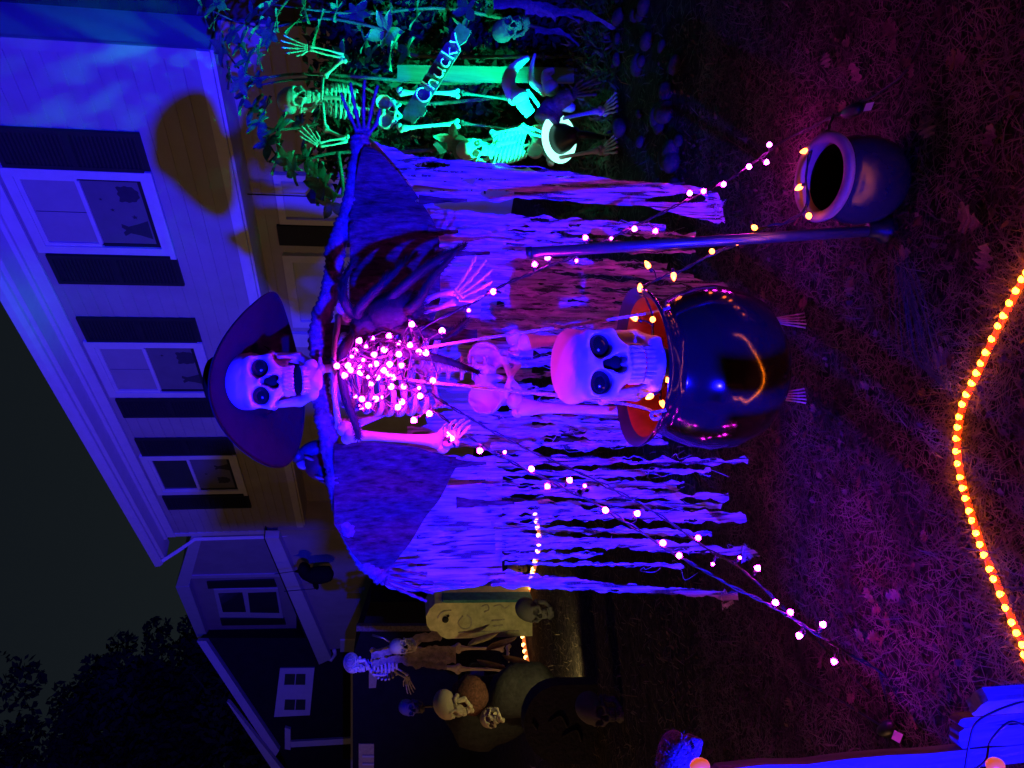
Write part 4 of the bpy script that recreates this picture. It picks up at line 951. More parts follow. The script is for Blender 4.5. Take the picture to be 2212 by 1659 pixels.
# the tangle on the chest
cl = [(728, 790), (752, 790), (768, 758), (790, 748), (808, 765), (775, 735), (840, 725), (862, 740), (805, 730), (955, 715), (920, 762), (905, 760), (862, 765), (800, 790), (812, 786), (790, 800), (778, 806), (830, 800), (795, 815),
      (842, 786), (868, 790), (838, 808), (890, 700), (768, 856), (782, 862), (782, 878), (795, 876), (812, 862), (826, 858), (868, 868), (860, 880), (908, 856), (872, 835), (905, 838), (935, 822), (845, 835), (800, 830), (815, 815), (760, 770), (830, 755), (885, 745), (850, 815), (775, 790), (785, 778), (757, 800), (745, 812), (970, 938), (975, 948), (1068, 628)]
tg = thing('string_lights', 'dense tangle of purple string lights over the rib cage', 'string lights', at(830, 800, 2.45), 'purple light strings')
bp = []
for i, (a, b) in enumerate(cl):
    Y = 2.44 + random.uniform(-.05, .03) if a < 960 else (2.34 if a < 1000 else 2.40)
    p = at(a, b, Y); bp.append(p); place_bulb(tg, BM_PS if i % 5 == 3 else BM_P, p)
order = list(range(len(bp) - 1)); cord = MB()
for rep in range(4):
    random.shuffle(order); pth = []
    cur = random.choice(order); left = set(order)
    while left and len(pth) < 34:
        left.discard(cur); pth.append(bp[cur] + jit(.012) + V((0, .012, 0)))
        near = sorted(left, key=lambda k: (bp[k] - bp[cur]).length)[:5]
        if not near: break
        cur = random.choice(near)
    q = smoothpath(pth, 6); MB().tube([x + jit(.0015) for x in q], .0026, 5).build('cord', CORD, tg)
for p in bp:
    d = jit(1).normalized(); cord.tube([p + d * .03, p + d * .008], [.004, .005], 6)
for a, b in ((0, 1), (13, 22), (9, 10), (33, 34)): cord.tube(smoothpath([bp[a], bp[a] + jit(.04), bp[b] + jit(.04), bp[b]], 6), .0026, 5)
cord.build('bulb_sockets', CORD, tg)['kind'] = 'stuff'
# orange string from the cauldron to the pot
opath = [at(1425, 845, 2.20), at(1405, 780, 2.46), at(1412, 700, 2.26), at(1395, 650, 2.26), at(1385, 626, 2.34), at(1430, 598, 2.36), at(1470, 585, 2.36), at(1540, 548, 2.36), at(1592, 528, 2.30), at(1640, 495, 2.26), at(1700, 480, 2.22), at(1744, 440, 2.14), at(1742, 380, 2.14), at(1752, 326, 2.14), at(1780, 296, 2.20)]
ob = [(1405, 856, 2.19), (1372, 688, 2.30), (1410, 690, 2.22), (1383, 624, 2.31), (1400, 574, 2.36), (1455, 595, 2.36), (1538, 543, 2.34), (1592, 524, 2.28), (1630, 492, 2.25), (1747, 466, 2.10), (1728, 404, 2.16), (1740, 326, 2.16), (1772, 302, 2.16), (1420, 760, 2.40), (1440, 820, 2.42), (1430, 870, 2.36)]
light_string('string_lights', 'orange light string draped from the cauldron mouth to the dark pot', opath + [gnd(1800, 250, .012)], [at(*q) for q in ob], BM_O, None, small=())

# ================================================================ ROPE LIGHTS ON THE GROUND
rl = [(2235, 545), (2212, 590), (2186, 640), (2150, 715), (2112, 795), (2078, 865), (2066, 915), (2063, 975), (2076, 1055), (2100, 1130), (2122, 1190), (2150, 1262), (2182, 1340), (2212, 1402), (2240, 1460)]
gp = [gnd(a, b, .012) for a, b in rl]; c0 = gp[0]; c1 = gp[-1]
gp = [V((1.35, .75, .012)), V((1.05, 1.10, .012)), V((.72, 1.36, .012))] + gp + [V((-.85, 1.22, .012)), V((-1.15, .95, .012)), V((-1.3, .6, .012))]
rlt = thing('rope_light', 'glowing orange rope light curving across the straw', 'rope light', gp[8])
p = smoothpath(gp, 14); q = []; acc = 0; rr = []; nodes = []; nxt = .01
for i in range(len(p)):
    if i:
        acc += (p[i] - p[i - 1]).length
        if acc > nxt: nodes.append((p[i], p[i] - p[i - 1])); nxt = acc + .0275 * random.uniform(.82, 1.18)
    x, y = p[i].x, p[i].y; q.append(V((x, y, ground_z(x, y) + .016))); rr.append(.0085 + .0008 * math.sin(acc * 2 * math.pi / .009))
MB().tube(q, rr, 10).build('rope_tube', ROPEGLOW, rlt)
mb = MB(); mb.ell((0, 0, 0), (.0098, .0085, .0098), None, 12, 8); o = mb.build('bulb_t', BULB_R); BM_R = o.data; bpy.data.objects.remove(o)
for b, t in nodes:
    M = t.to_track_quat('X', 'Z').to_matrix().to_4x4(); M.translation = V((b.x, b.y, ground_z(b.x, b.y) + .0185)); link('bulb', BM_R, None, rlt, True, M)
fr = [(1158, 1110), (1163, 1140), (1166, 1175), (1155, 1225), (1147, 1255), (1140, 1285), (1133, 1330), (1131, 1375), (1138, 1420), (1148, 1462), (1153, 1500)]
fl = thing('rope_light', 'small far rope light glowing along the ground behind the tombstone', 'rope light', gnd(1133, 1380))
p = smoothpath([gnd(a, b, .03) for a, b in fr], 10); MB().tube(p, .018, 6).build('rope_tube', emit('far_rope_tube', (1, .22, .04), .8), fl)
mb = MB(); mb.ell((0, 0, 0), .024, None, 8, 6); o = mb.build('bulb_f', BULB_F); BM_F = o.data; bpy.data.objects.remove(o)
acc = 0; nxt = 0
for i in range(1, len(p)):
    seg = (p[i] - p[i - 1]).length; acc += seg
    while acc > nxt: link('bulb', BM_F, None, fl, True, Matrix.Translation(p[i] + V((0, 0, .01)))); nxt += .085

# ================================================================ POLE, POT AND SMALL THINGS NEAR THEM
pb = gnd(1915, 497); pt_ = at(1142, 546, pb.y + .16)
pole = thing('pole', 'bare metal pole standing beside the small dark pot', 'pole', pb)
MB().tube([pb, pb.lerp(pt_, .5), pt_], .0165, 16).build('tube', STEEL, pole)
MB().tube([pt_ - (pt_ - pb).normalized() * .01, pt_ + (pt_ - pb).normalized() * .008], [.0195, .0185], 16).build('cap', BLACKPL, pole)
MB().tube([pb - V((0, 0, .01)), pb + V((0, 0, .012)), pb + V((0, 0, .03)), pb + V((0, 0, .06))], [.045, .042, .026, .024], 16).build('foot', BLACKPL, pole)
pc = gnd(1905, 405); pc = V((pc.x, 2.12, 0))
pot = thing('pot', 'small round dark pot with pale rim and orange bulbs round it', 'pot', pc)
pz = lambda z: V((pc.x, pc.y, z))
tl = Matrix.Rotation(math.radians(6), 3, 'X')
ph = .27
MB().lathe([(.0, .0), (.07, .0), (.095, .02), (.120, .06), (.130, .11), (.126, .16), (.115, .20), (.108, .225), (.112, .232)], pz(0), 44, tl).build('body', POTM, pot)
MB().lathe([(.112, .232), (.128, .238), (.131, .25), (.124, .258), (.104, .258), (.098, .25), (.098, .22)], pz(0), 44, tl).build('rim', POTRIM, pot)
MB().lathe([(.098, .222), (.108, .18), (.118, .11), (.09, .03), (0, .02)], pz(0), 44, tl).build('inside', BLACKIN, pot)
def plug(dx, dy, tdx, tdy, label):
    g = gnd(dx, dy, .02); o = thing('power_plug', label, 'plug', V((g.x, g.y, 0)), 'cord plugs with tags')
    d = (gnd(dx + 20, dy - 8, .02) - g).normalized()
    MB().tube([g - d * .05, g - d * .03, g, g + d * .03, g + d * .05], [.005, .014, .019, .019, .012], 8, flat=((0, 0, 1), 1.2)).build('plug_body', BLACKPL, o)
    t = gnd(tdx, tdy, .02); MB().prism([t + V((-.014, -.009, .01)), t + V((.012, -.011, .0)), t + V((.015, .014, .01)), t + V((-.010, .014, .02))], V((0, 0, .001))).build('paper_tag', PAPER, o, False)
plug(1838, 240, 1884, 231, 'black cord plug with a white tag beside the dark pot')
plug(1915, 1575, 1946, 1592, 'black cord plug with a white tag beside the plank fence')
def groundcord(pts, label):
    o = MB().tube(smoothpath([gnd(a, b, .012) for a, b in pts], 8), .0035, 6).build('extension_cable', CORD); tag(o, label, 'cord', 'power cords on the ground')
groundcord([(1835, 240), (1860, 222), (1900, 200), (1960, 150), (2000, 60)], 'dark cord trailing from the tagged plug toward the bushes')
groundcord([(1730, 1470), (1790, 1500), (1850, 1535), (1915, 1575)], 'dark cord lying in the straw near the plank fence')
groundcord([(1898, 1450), (1912, 1500), (1920, 1540), (1918, 1575)], 'short cord hanging from the purple string end')

# oak leaves
def leaf_mesh(i):
    r = random.Random(i); mb = MB(); L = 1.0; nseg = 22; row = []
    for k in range(nseg + 1):
        t = k / nseg; lob = .05 + .36 * math.sin(math.pi * min(1, t * 1.02)) ** .7 * (.18 + .82 * abs(math.sin(t * math.pi * 4.2 + r.uniform(-.2, .2))))
        lob *= (t > .12) * (t < .995) + .03 * (t <= .12); z = .16 * math.sin(t * 3 + i) * t
        c = r.uniform(-.1, .35); row += [(t - .5, -lob, z + c * lob * .6 + .04 * r.random()), (t - .5, 0, z - .03), (t - .5, lob, z + c * lob * .7 + .04 * r.random())]
    mb.add(row, [(3 * k + j, 3 * k + j + 1, 3 * k + j + 4, 3 * k + j + 3) for k in range(nseg) for j in (0, 1)])
    o = mb.build('leaf_t', OAK); me = o.data; bpy.data.objects.remove(o); return me
LM = [leaf_mesh(i) for i in range(6)]
lv = [(2110, 470, .15), (2018, 275, .10), (1790, 520, .06), (1655, 640, .08), (1700, 760, .05), (1860, 160, .11), (1888, 1095, .06), (1650, 1040, .05), (1885, 1285, .08), (2050, 775, .12), (1745, 655, .11), (1560, 655, .05), (2000, 480, .07), (1790, 130, .08),
      (1930, 60, .1), (2080, 130, .10), (2150, 300, .10), (1700, 1120, .05), (1640, 700, .06), (1850, 620, .09), (1760, 900, .06), (1600, 560, .06), (1450, 1370, .06), (2140, 560, .11), (1480, 200, .06), (1550, 250, .06), (1620, 180, .07)]
lv += [(random.uniform(1400, 2010), random.uniform(20, 1560), random.uniform(.04, .085)) for _ in range(55)]
for i, (a, b, s) in enumerate(lv):
    g = gnd(a, b); M = Matrix.Translation((g.x, g.y, ground_z(g.x, g.y) + .028)) @ Matrix.Rotation(random.uniform(0, 6.28), 4, 'Z') @ Matrix.Rotation(random.uniform(-.35, .35), 4, 'X') @ Matrix.Rotation(random.uniform(-.3, .3), 4, 'Y') @ Matrix.Scale(s * .72, 4)
    near = min((((V((g.x, g.y, 0)) - V((q.x, q.y, 0))).length, t_) for q, t_ in ((pc, 'beside the dark pot'), (gnd(2063, 950), 'near the glowing rope light'), (gnd(2150, 700), 'near the glowing rope light'), (gnd(1715, 775), 'below the hanging cauldron'), (gnd(1790, 1400), 'by the cord that runs to the fence'), (gnd(1450, 250), 'beyond the pot toward the bones'), (gnd(1550, 1100), 'under the cloak strips'))))[1]
    tag(link('oak_leaf', LM[i % 6], None, None, True, M), 'dry lobed oak leaf on the straw ' + near, 'leaf', 'fallen oak leaves')
rp_ = [p_ for p_ in smoothpath([gnd(a, b) for a, b in rl], 30)]
mb = MB()
for _ in range(2600):                                  # longer blades leaning over the rope light
    c_ = random.choice(rp_) + V((random.gauss(0, .045), random.gauss(0, .045), 0)); a = random.uniform(0, 6.28); L_ = random.uniform(.03, .085); e_ = random.uniform(.1, .9)
    d1 = V((math.cos(a) * math.cos(e_), math.sin(a) * math.cos(e_), math.sin(e_))); s_ = V((-math.sin(a), math.cos(a), 0)) * random.uniform(.0006, .0013)
    b_ = V((c_.x, c_.y, ground_z(c_.x, c_.y) + .004)); m1 = b_ + d1 * L_ * .5; t1 = m1 + (d1 - V((0, 0, .5 * e_))) * L_ * .5
    mb.add([b_ - s_, b_ + s_, m1 + s_, m1 - s_, t1], [(0, 1, 2, 3), (3, 2, 4)])
tag(mb.build('straw', STRAW, None, False), 'longer straw blades leaning over the glowing rope light', 'straw', kind='stuff')
# wisp of gauze on the straw
wm = MB()
for i in range(60):
    o = random.gauss(0, 20); a = [(1950 + random.uniform(-8, 8) + o * .5, 590 + random.uniform(-50, 30)), (1975 + o, 680), (1990 + o * 1.3, 760), (2012 + o * 1.2, 812 + o), (2045 + random.uniform(-10, 14), 826 + random.gauss(0, 8))]
    wm.tube(smoothpath([gnd(x, y, .03 + .012 * random.random()) for x, y in a], 3), .00042, 3, caps=False)
tag(wm.build('hair_wisp', mat('grey_fibre', (.06, .055, .06), .8)), 'loose wisp of pale web fibres lying on the straw', 'wisp')

# ================================================================ PLANK FENCE, NEAR LEFT
fence = thing('plank_fence', 'weathered plank fence wrapped in dark wires with unseen light blocking boards added', 'fence', (-.72, 1.12, 0))
def picket(tl, tr, h_drop, th, seed, parent=fence):
    """plank from its two top corners down to the ground"""
    mb = MB(); a, b = V(tl), V(tr); d = (b - a); n = V((-d.y, d.x, 0)).normalized()
    nx, nzz = 5, 14; grid = []
    for side in (0, 1):
        for j in range(nzz + 1):
            for i in range(nx + 1):
                p = a.lerp(b, i / nx); top = p.z + .006 * nz(i * 1.3, seed) + (.008 if i in (0, nx) else 0) * -1
                z = top + (0 - top) * j / nzz
                wob = .002 * nz(j * .8, i * 2.0, seed); grid.append(V((p.x, p.y, z)) + n * (th * side + wob) + d.normalized() * .004 * nz(j * .7, seed, 5) * (1 if i in (0, nx) else 0))
    m = (nx + 1); s = m * (nzz + 1); fs = []
    for j in range(nzz):
        for i in range(nx):
            q = (j * m + i, j * m + i + 1, (j + 1) * m + i + 1, (j + 1) * m + i); fs += [q, tuple(k + s for k in q[::-1])]
    for i in range(nx): fs += [(i, i + s, i + 1 + s, i + 1)]
    for j in range(nzz): fs += [(j * m, (j + 1) * m, (j + 1) * m + s, j * m + s), (j * m + nx, j * m + nx + s, (j + 1) * m + nx + s, (j + 1) * m + nx)]
    mb.add(grid, fs); return mb.build('plank', WOOD, parent, False)
Yf = 1.12
picket(at(2072, 1572, Yf), at(2074, 1552, Yf), 0, .022, 1)
picket(at(2070, 1618, Yf), at(2075, 1573, Yf), 0, .022, 4)
pf = [at(2072, 1530, Yf - .06), at(2085, 1505, Yf - .08)]
picket(at(2095, 1548, Yf - .05), at(2060, 1520, Yf - .11) - V((0, 0, .05)), 0, .02, 2)
picket(at(1540, 1706, Yf), at(1546, 1664, Yf), 0, .022, 3)
for i, h in enumerate((.92, .96, .94, 1.36, 1.44, 1.47, 1.43, 1.12, .96, .95, .9)):  # unseen boards added, their heights shaped to block the blue flood lamp
    x = -1.255 - .104 * i; picket(V((x, Yf, h)), V((x + .1035, Yf, h + .015 * nz(i * 2.3, 4))), 0, .022, 7 + i)
MB().box((-2.35, Yf + .026, .30), (1.85, 0, 0), (0, .03, 0), (0, 0, .07)).build('rail', WOOD, fence, False)
for q in ([(2085, 1660), (2095, 1600), (2110, 1560), (2160, 1532), (2212, 1515)], [(2110, 1659), (2130, 1640), (2140, 1600), (2180, 1560), (2220, 1570)]):
    MB().tube(smoothpath([at(a, b, Yf - .10) for a, b in q], 6), .0019, 5).build('wire', CORD, fence)
for i, (a, b) in enumerate(((2150, 1648), (1512, 1650))):
    o = MB().ell(at(a, b + 5, Yf - .12), (.011, .011, .014), None, 12, 8).build('orange_bulb', emit('dim_orange_bulb', (1, .14, .03), .6), fence)
rat = thing('rat', 'furry grey rat prop on top of the tall fence plank', 'rat', at(1480, 1645, Yf)); Yr = 1.10
mb = MB(); mb.ell(at(1462, 1668, Yr), (.06, .05, .028), None, 20, 14)
MB.tube(mb, [at(1462, 1640, Yr), at(1478, 1622, Yr), at(1500, 1606, Yr), at(1516, 1600, Yr)], [.02, .022, .016, .004], 12)
for _ in range(1400):
    d = jit(1).normalized(); b = at(1462, 1668, Yr) + V((d.x * .06, d.y * .05, d.z * .028)); sd = jit(.0006); mb.add([b, b + sd, b + d * .004 + jit(.003)], [(0, 1, 2)])
mb.build('body', RATFUR, rat)
for s_ in (0, .02): MB().ell(at(1473, 1630, Yr - .015 + s_), (.010, .004, .010), None, 10, 8).build('ear', RATFUR, rat)
MB().ell(at(1496, 1613, Yr - .017), .0035, None, 8, 6).build('eye', EYE, rat)

# ================================================================ GREEN LIT CORNER, NEAR RIGHT
YG = 5.95
# ---- shrub with whorls of long leaves
sh = thing('shrub', 'leafy evergreen shrub lit green beside the house', 'shrub', (at(1250, 200, 6.0).x, 6.0, 0))
lm = MB(); row = []
for k in range(7):
    t = k / 6; wd_ = .17 * math.sin(math.pi * min(1, .06 + t * .97)) ** .8; row += [(t, -wd_, .05 * t * t + .03), (t, 0, -.10 * t * t), (t, wd_, .05 * t * t + .03)]
lm.add([(x, y, z - .12 * x * x) for x, y, z in row], [(3 * k + j, 3 * k + j + 1, 3 * k + j + 4, 3 * k + j + 3) for k in range(6) for j in (0, 1)])
o = lm.build('leaf_t', LEAF); LEAFM = o.data; bpy.data.objects.remove(o)
def whorl(c, n, size, up=V((0, 0, 1))):
    a0 = random.uniform(0, 6.28); ax = (up * .8 + V((0, -.7, 0)) + jit(.6)).normalized(); s = ax.orthogonal().normalized(); b = ax.cross(s)
    for i in range(n):
        a = a0 + 2 * math.pi * i / n + random.uniform(-.3, .3); d = (s * math.cos(a) + b * math.sin(a)) * random.uniform(.7, 1) + ax * random.uniform(-.15, .5)
        d.normalize(); y = ax.cross(d).normalized(); z = d.cross(y); L = size * random.uniform(.7, 1.15)
        link('leaf', LEAFM, None, sh, True, basis(d * L, y * L * random.uniform(1.15, 1.7), z * L, c))
wh = [(440, 15, 5.5), (465, 45, 5.6), (500, 45, 5.7), (505, 70, 5.5), (480, 100, 5.8), (520, 95, 5.5), (545, 30, 5.6), (560, 60, 5.6), (535, 130, 5.7), (500, 165, 5.8), (520, 175, 5.7), (560, 120, 5.5), (585, 75, 5.6), (600, 35, 5.5), (650, 40, 5.6), (690, 60, 5.6),
      (555, 175, 5.6), (530, 205, 5.5), (575, 235, 5.7), (560, 265, 5.7), (600, 280, 5.6), (580, 310, 5.5), (605, 340, 5.5), (625, 350, 5.4), (635, 370, 5.5), (660, 345, 5.5), (680, 370, 5.5), (700, 400, 5.4), (705, 415, 5.45), (715, 445, 5.4), (545, 235, 5.9), (740, 120, 5.6), (790, 90, 5.6),
      (835, 70, 5.5), (845, 110, 5.5), (800, 120, 5.7), (840, 40, 5.6), (770, 30, 5.6), (730, 20, 5.6), (880, 110, 5.6), (900, 40, 5.7), (660, 10, 5.4), (590, 10, 5.5), (470, 10, 5.6), (650, 265, 5.9), (690, 240, 5.9), (660, 300, 5.9), (980, 300, 5.6), (960, 320, 5.5), (1000, 60, 5.7), (1010, 20, 5.8)]
random.seed(21)
for a, b, Y in wh: whorl(at(a, b, Y + .55 * (1 if random.random() < .8 else .2)), random.choice((4, 5, 5, 6)), random.uniform(.11, .175))
stems = [[(1240, 150, 5.9), (1000, 180, 5.8), (760, 165, 5.6), (640, 160, 5.6), (540, 165, 5.6), (480, 100, 5.7)], [(1240, 190, 5.9), (900, 225, 5.7), (760, 178, 5.5), (640, 172, 5.5), (555, 185, 5.6)], [(1240, 120, 5.9), (900, 120, 5.7), (840, 70, 5.5), (700, 40, 5.6), (560, 60, 5.6), (440, 15, 5.5)],
         [(760, 178, 5.5), (700, 260, 5.7), (600, 280, 5.6), (560, 265, 5.7)], [(1230, 260, 5.8), (960, 320, 5.6), (730, 330, 5.5), (660, 345, 5.5), (605, 340, 5.5), (580, 310, 5.5)], [(730, 330, 5.5), (740, 420, 5.4), (705, 415, 5.45)], [(740, 385, 5.45), (715, 445, 5.4)], [(1240, 80, 5.9), (980, 20, 5.8), (770, 30, 5.6), (590, 10, 5.5)]]
for s in stems:
    p = smoothpath([at(q[0], q[1], q[2] + .55) for q in s], 6); MB().tube(p, [.016 * (1 - .8 * i / len(p)) + .002 for i in range(len(p))], 7).build('stem', BARK, sh)

# ---- dark hedge behind the bones
hg = thing('hedge', 'dense dark hedge between the bones and the house wall', 'hedge', (2.9, 7.0, 0))
def leaf_cloud(n, pts, spread, smin, smax, seed):
    r = np.random.default_rng(seed); P = np.array(pts)[r.integers(0, len(pts), n)] + r.normal(size=(n, 3)) * np.array(spread)
    P[:, 2] = np.abs(P[:, 2]); a = r.normal(size=(n, 3)); a /= np.linalg.norm(a, axis=1)[:, None]
    b = np.cross(a, r.normal(size=(n, 3))); b /= np.linalg.norm(b, axis=1)[:, None]; s = r.uniform(smin, smax, n)[:, None]
    vs = np.stack([P - a * s, P + b * s * .45, P + a * s, P - b * s * .45], 1).reshape(-1, 3); return mesh_np('leaf_cloud', vs, np.arange(n * 4).reshape(-1, 4))
hp = [tuple(at(x, y, 6.75 + .25 * math.sin(x * 7 + y))) for x in range(720, 1260, 36) for y in range(-30, 345, 34)]
link('foliage', leaf_cloud(15000, hp, (.10, .10, .09), .025, .06, 5), mat('dark_hedge_leaf', (.022, .038, .02), .7, .4, 3, .2), hg, False)['kind'] = 'stuff'
for y in (20, 120, 220, 310): MB().tube([V((at(1000, y, 6.9).x, 6.9, 0)), at(900, y + 6, 6.9), at(740, y - 4, 6.85)], [.02, .014, .006], 6).build('stem', BARK, hg)
# ---- hanging skeleton in the shrub
g1 = thing('skeleton', 'green lit skeleton with one arm raised hanging in the shrub', 'skeleton', (at(1000, 230, YG).x, YG, 0))
skull_parts(g1, at(640, 216, YG), V((1, 0, .05)), V((.12, -1, -.15)), px(50, YG) / 14.8, BONE, .12, False)
spine(g1, [at(684, 216, YG + .02), at(700, 222, YG + .06), at(760, 232, YG + .07), at(840, 240, YG + .05)], BONE, .018, .034)
ribcage(g1, at(692, 220, YG + .05), at(772, 228, YG + .07), V((1, 0, .1)), FR, px(36, YG), .07, BONE, .009, 8)
pelvis_part(g1, at(845, 240, YG), V((1, 0, .1)), V((0, -1, -.1)), px(72, YG) / 27, BONE)
MB().tube([at(695, 215, YG - .06), at(698, 165, YG)], .011, 7).build('clavicle', BONE, g1); MB().tube([at(697, 222, YG - .06), at(703, 278, YG)], .011, 7).build('clavicle', BONE, g1)
limb(g1, 'humerus', at(702, 164, YG), at(742, 128, YG - .05), .014, BONE); forearm(g1, at(742, 122, YG - .05), at(668, 104, YG - .12), .009, BONE)
hand(g1, at(664, 104, YG - .12), at(606, 96, YG - .14), XR, BONE, .7, .05, FR, 1.1, -1)
limb(g1, 'humerus', at(704, 280, YG), at(748, 300, YG - .05), .014, BONE); forearm(g1, at(744, 303, YG - .06), at(690, 313, YG - .1), .009, BONE)
hand(g1, at(688, 313, YG - .1), at(648, 277, YG - .12), XR, BONE, .6, .1, FR, 1.1, 1)
for a, b in ((200, 202), (278, 267)):
    limb(g1, 'femur', at(866, a, YG - .02), at(988, b, YG - .04), .016, BONE)
    limb(g1, 'tibia', at(1000, b, YG - .04), at(1105, b + 14, YG), .010, BONE_GREY)
    foot(g1, at(1112, b + 15, YG), at(1135, b + 18, YG - .1), BONE_GREY)
# ---- seated skeleton below
g2 = thing('skeleton', 'bright green lit skeleton slumped beside the flood lamp', 'skeleton', (at(1260, 320, 5.4).x, 5.4, 0)); Y2 = 5.72
skull_parts(g2, at(1022, 324, Y2), V((1, 0, -.1)), V((-.1, -1, -.1)), px(47, Y2) / 14.8, BONE, .1, False)
spine(g2, [at(1050, 325, Y2 + .03), at(1070, 325, Y2 + .08), at(1120, 318, Y2 + .1), at(1170, 305, Y2 + .05)], BONE, .018, .034)
ribcage(g2, at(1058, 326, Y2 + .06), at(1135, 314, Y2 + .08), V((1, 0, -.15)), FR, px(40, Y2), .09, BONE, .010, 9)
pelvis_part(g2, at(1172, 306, Y2), V((1, 0, -.1)), V((0, -1, .1)), px(74, Y2) / 27, BONE)
for a, b, c_, d_ in ((1065, 290, 1130, 276), (1068, 362, 1140, 372)):
    limb(g2, 'humerus', at(a, b, Y2), at(c_, d_, Y2 - .1), .014, BONE); forearm(g2, at(c_, d_, Y2 - .1), at(c_ + 50, d_ + 18, Y2 - .2), .010, BONE)
    hand(g2, at(c_ + 52, d_ + 19, Y2 - .2), at(c_ + 92, d_ + 24, Y2 - .3), XR, BONE, .6, .2, V((0, 0, -1)), 1.1)
for b, d_ in ((285, 262), (328, 345)):
    kn = at(1190, d_, Y2 - .42); limb(g2, 'femur', at(1180, b, Y2), kn, .018, BONE); an = V((kn.x + .02, Y2 - .62, .09)); limb(g2, 'tibia', kn, an, .014, BONE)
    foot(g2, an, an + V((.0, -.2, -.06)), BONE)
# ---- bleached bones stuck up beside it
def bone_prop(pts, rad, Y, label):
    mb = MB(); p = smoothpath([at(a, b, Y) for a, b in pts], 8); r = [px(rad[0] + (rad[1] - rad[0]) * i / len(p), Y) * (1 + .14 * nz(i * .5, pts[0][1])) for i in range(len(p))]
    mb.tube(p, r, 12, flat=((0, 1, 0), 1.25)); mb.ell(p[0], r[0] * 1.3, None, 12, 8)
    g = gnd(1240, pts[0][1] + 20)
    tag(mb.build('bleached_bone', BONE), label, 'bone', 'bleached bones by the flood lamp')
bone_prop([(1112, 208), (1098, 178), (1108, 150), (1128, 132), (1142, 124)], (15, 4), 5.5, 'broad curved bleached bone arching over the others')
bone_prop([(1175, 198), (1152, 180), (1148, 160), (1150, 138), (1156, 116)], (8, 2), 5.4, 'thin upright bleached bone with a pointed tip')
bone_prop([(1122, 210), (1132, 228), (1146, 246)], (15, 10), 5.45, 'thick stubby bleached bone leaning toward the rib cage')
bone_prop([(1190, 190), (1182, 176), (1180, 160), (1196, 152)], (14, 5), 5.35, 'knobbly bleached bone lying on the soil')
bone_prop([(1140, 196), (1160, 222), (1175, 250)], (4, 3), 5.5, 'slim straight bleached bone leaning to the lamp')
bone_prop([(1232, 232), (1205, 228), (1192, 238), (1205, 262)], (9, 12), 5.3, 'hooked bleached bone standing next to the flood lamp')
# ---- zombie arm
za = thing('severed_arm', 'ragged sleeved arm with a dark bony hand on the soil', 'arm', gnd(1300, 185))
Yz = 5.2
MB().tube(smoothpath([at(1180, 262, Yz), at(1190, 240, Yz), at(1210, 220, Yz - .05), at(1236, 204, Yz - .1)], 6), [.09] * 5 + [.085] * 5 + [.055] * 6 + [.045] * 3, 12).build('sleeve', SLEEVE, za)
hand(za, at(1240, 202, Yz - .1), at(1296, 182, Yz - .25), V((1, 0, .2)), HAND_DARK, .5, .15, V((0, 0, -1)), 1.7)
# ---- flood lamp
gl = thing('flood_lamp', 'black garden flood lamp on a stake throwing green light', 'lamp', V((GREEN_AT.x, GREEN_AT.y, 0)))
gc = at(1220, 297, 5.2); dr = V((.08, .85, .55)).normalized(); Rg = dr.to_track_quat('Z', 'Y').to_matrix()
MB().lathe([(.02, -.13), (.05, -.11), (.065, -.06), (.095, .0), (.108, .05), (.10, .05)], gc, 28, Rg).build('housing', BLACKPL, gl)
MB().lathe([(.105, .052), (.160, .040), (.168, .058), (.15, .074), (.07, .080), (0, .082)], gc, 28, Rg).build('lens', LENS_G, gl)
MB().tube([gc - dr * .10, gc - dr * .13 - V((0, 0, .05)), V((gc.x, gc.y - .02, 0))], [.03, .026, .016], 10).build('stake', BLACKPL, gl)
# ---- posts and the name sign
ps = MB().prism([at(858, 140, 6.0), at(858, 173, 6.0), at(1240, 178, 6.0), at(1240, 146, 6.0)], V((0, .03, 0))).build('sign_post', WOOD, None, False)
tag(ps, 'broad weathered board standing behind the slanted name sign', 'board')
sg = thing('name_sign', 'slanted dark plank sign with a hand painted name', 'sign', at(950, 160, 5.2)); Ys = 5.55
A = at(878, 262, Ys); B = at(1006, 58, Ys - .12); ux = (B - A).normalized(); uy = V((0, -1, .08)).cross(ux); uy = (uy - ux * uy.dot(ux)).normalized(); uy = uy if uy.z > 0 else -uy; un = ux.cross(uy); un = un if un.y < 0 else -un
L = (B - A).length; hw = px(17.5, Ys)
def S(x, y, n=0): return A + ux * x * L + uy * y * hw + un * n
MB().prism([S(.0, .6), S(.04, .9), S(.09, .2 + .8), S(.78, 1), S(.82, .7), S(.88, 1.05), S(1, .9), S(1, -.8), S(.9, -.95), S(.84, -.6), S(.8, -1), S(.2, -1), S(.19, -1.35), S(.12, -1.4), S(.10, -1), S(.02, -.9)], -un * .02).build('board', SIGNWOOD, sg, False)
def stroke(pts):
    q = smoothpath([S(x, y, .004) for x, y in pts], 6); MB().tube(q, px(2.3, Ys), 6, flat=(un, .9)).build('letter_stroke', SIGNPAINT, sg)
for s in ([(.335, .45), (.30, .85), (.25, .7), (.225, .0), (.25, -.7), (.30, -.85), (.335, -.55)],
          [(.375, 1.0), (.378, .0), (.38, -.8)], [(.38, -.1), (.41, .25), (.44, .1), (.445, -.75)],
          [(.49, .25), (.49, -.4), (.52, -.75), (.555, -.4)], [(.56, .3), (.56, -.3), (.575, -.75)],
          [(.655, .2), (.625, .35), (.60, -.15), (.62, -.65), (.665, -.6)],
          [(.70, .95), (.702, 0), (.705, -.8)], [(.765, .35), (.71, -.12)], [(.725, -.12), (.775, -.75)],
          [(.815, .7), (.83, .15), (.845, .0)], [(.90, .75), (.845, 0), (.80, -.9)]): stroke(s)
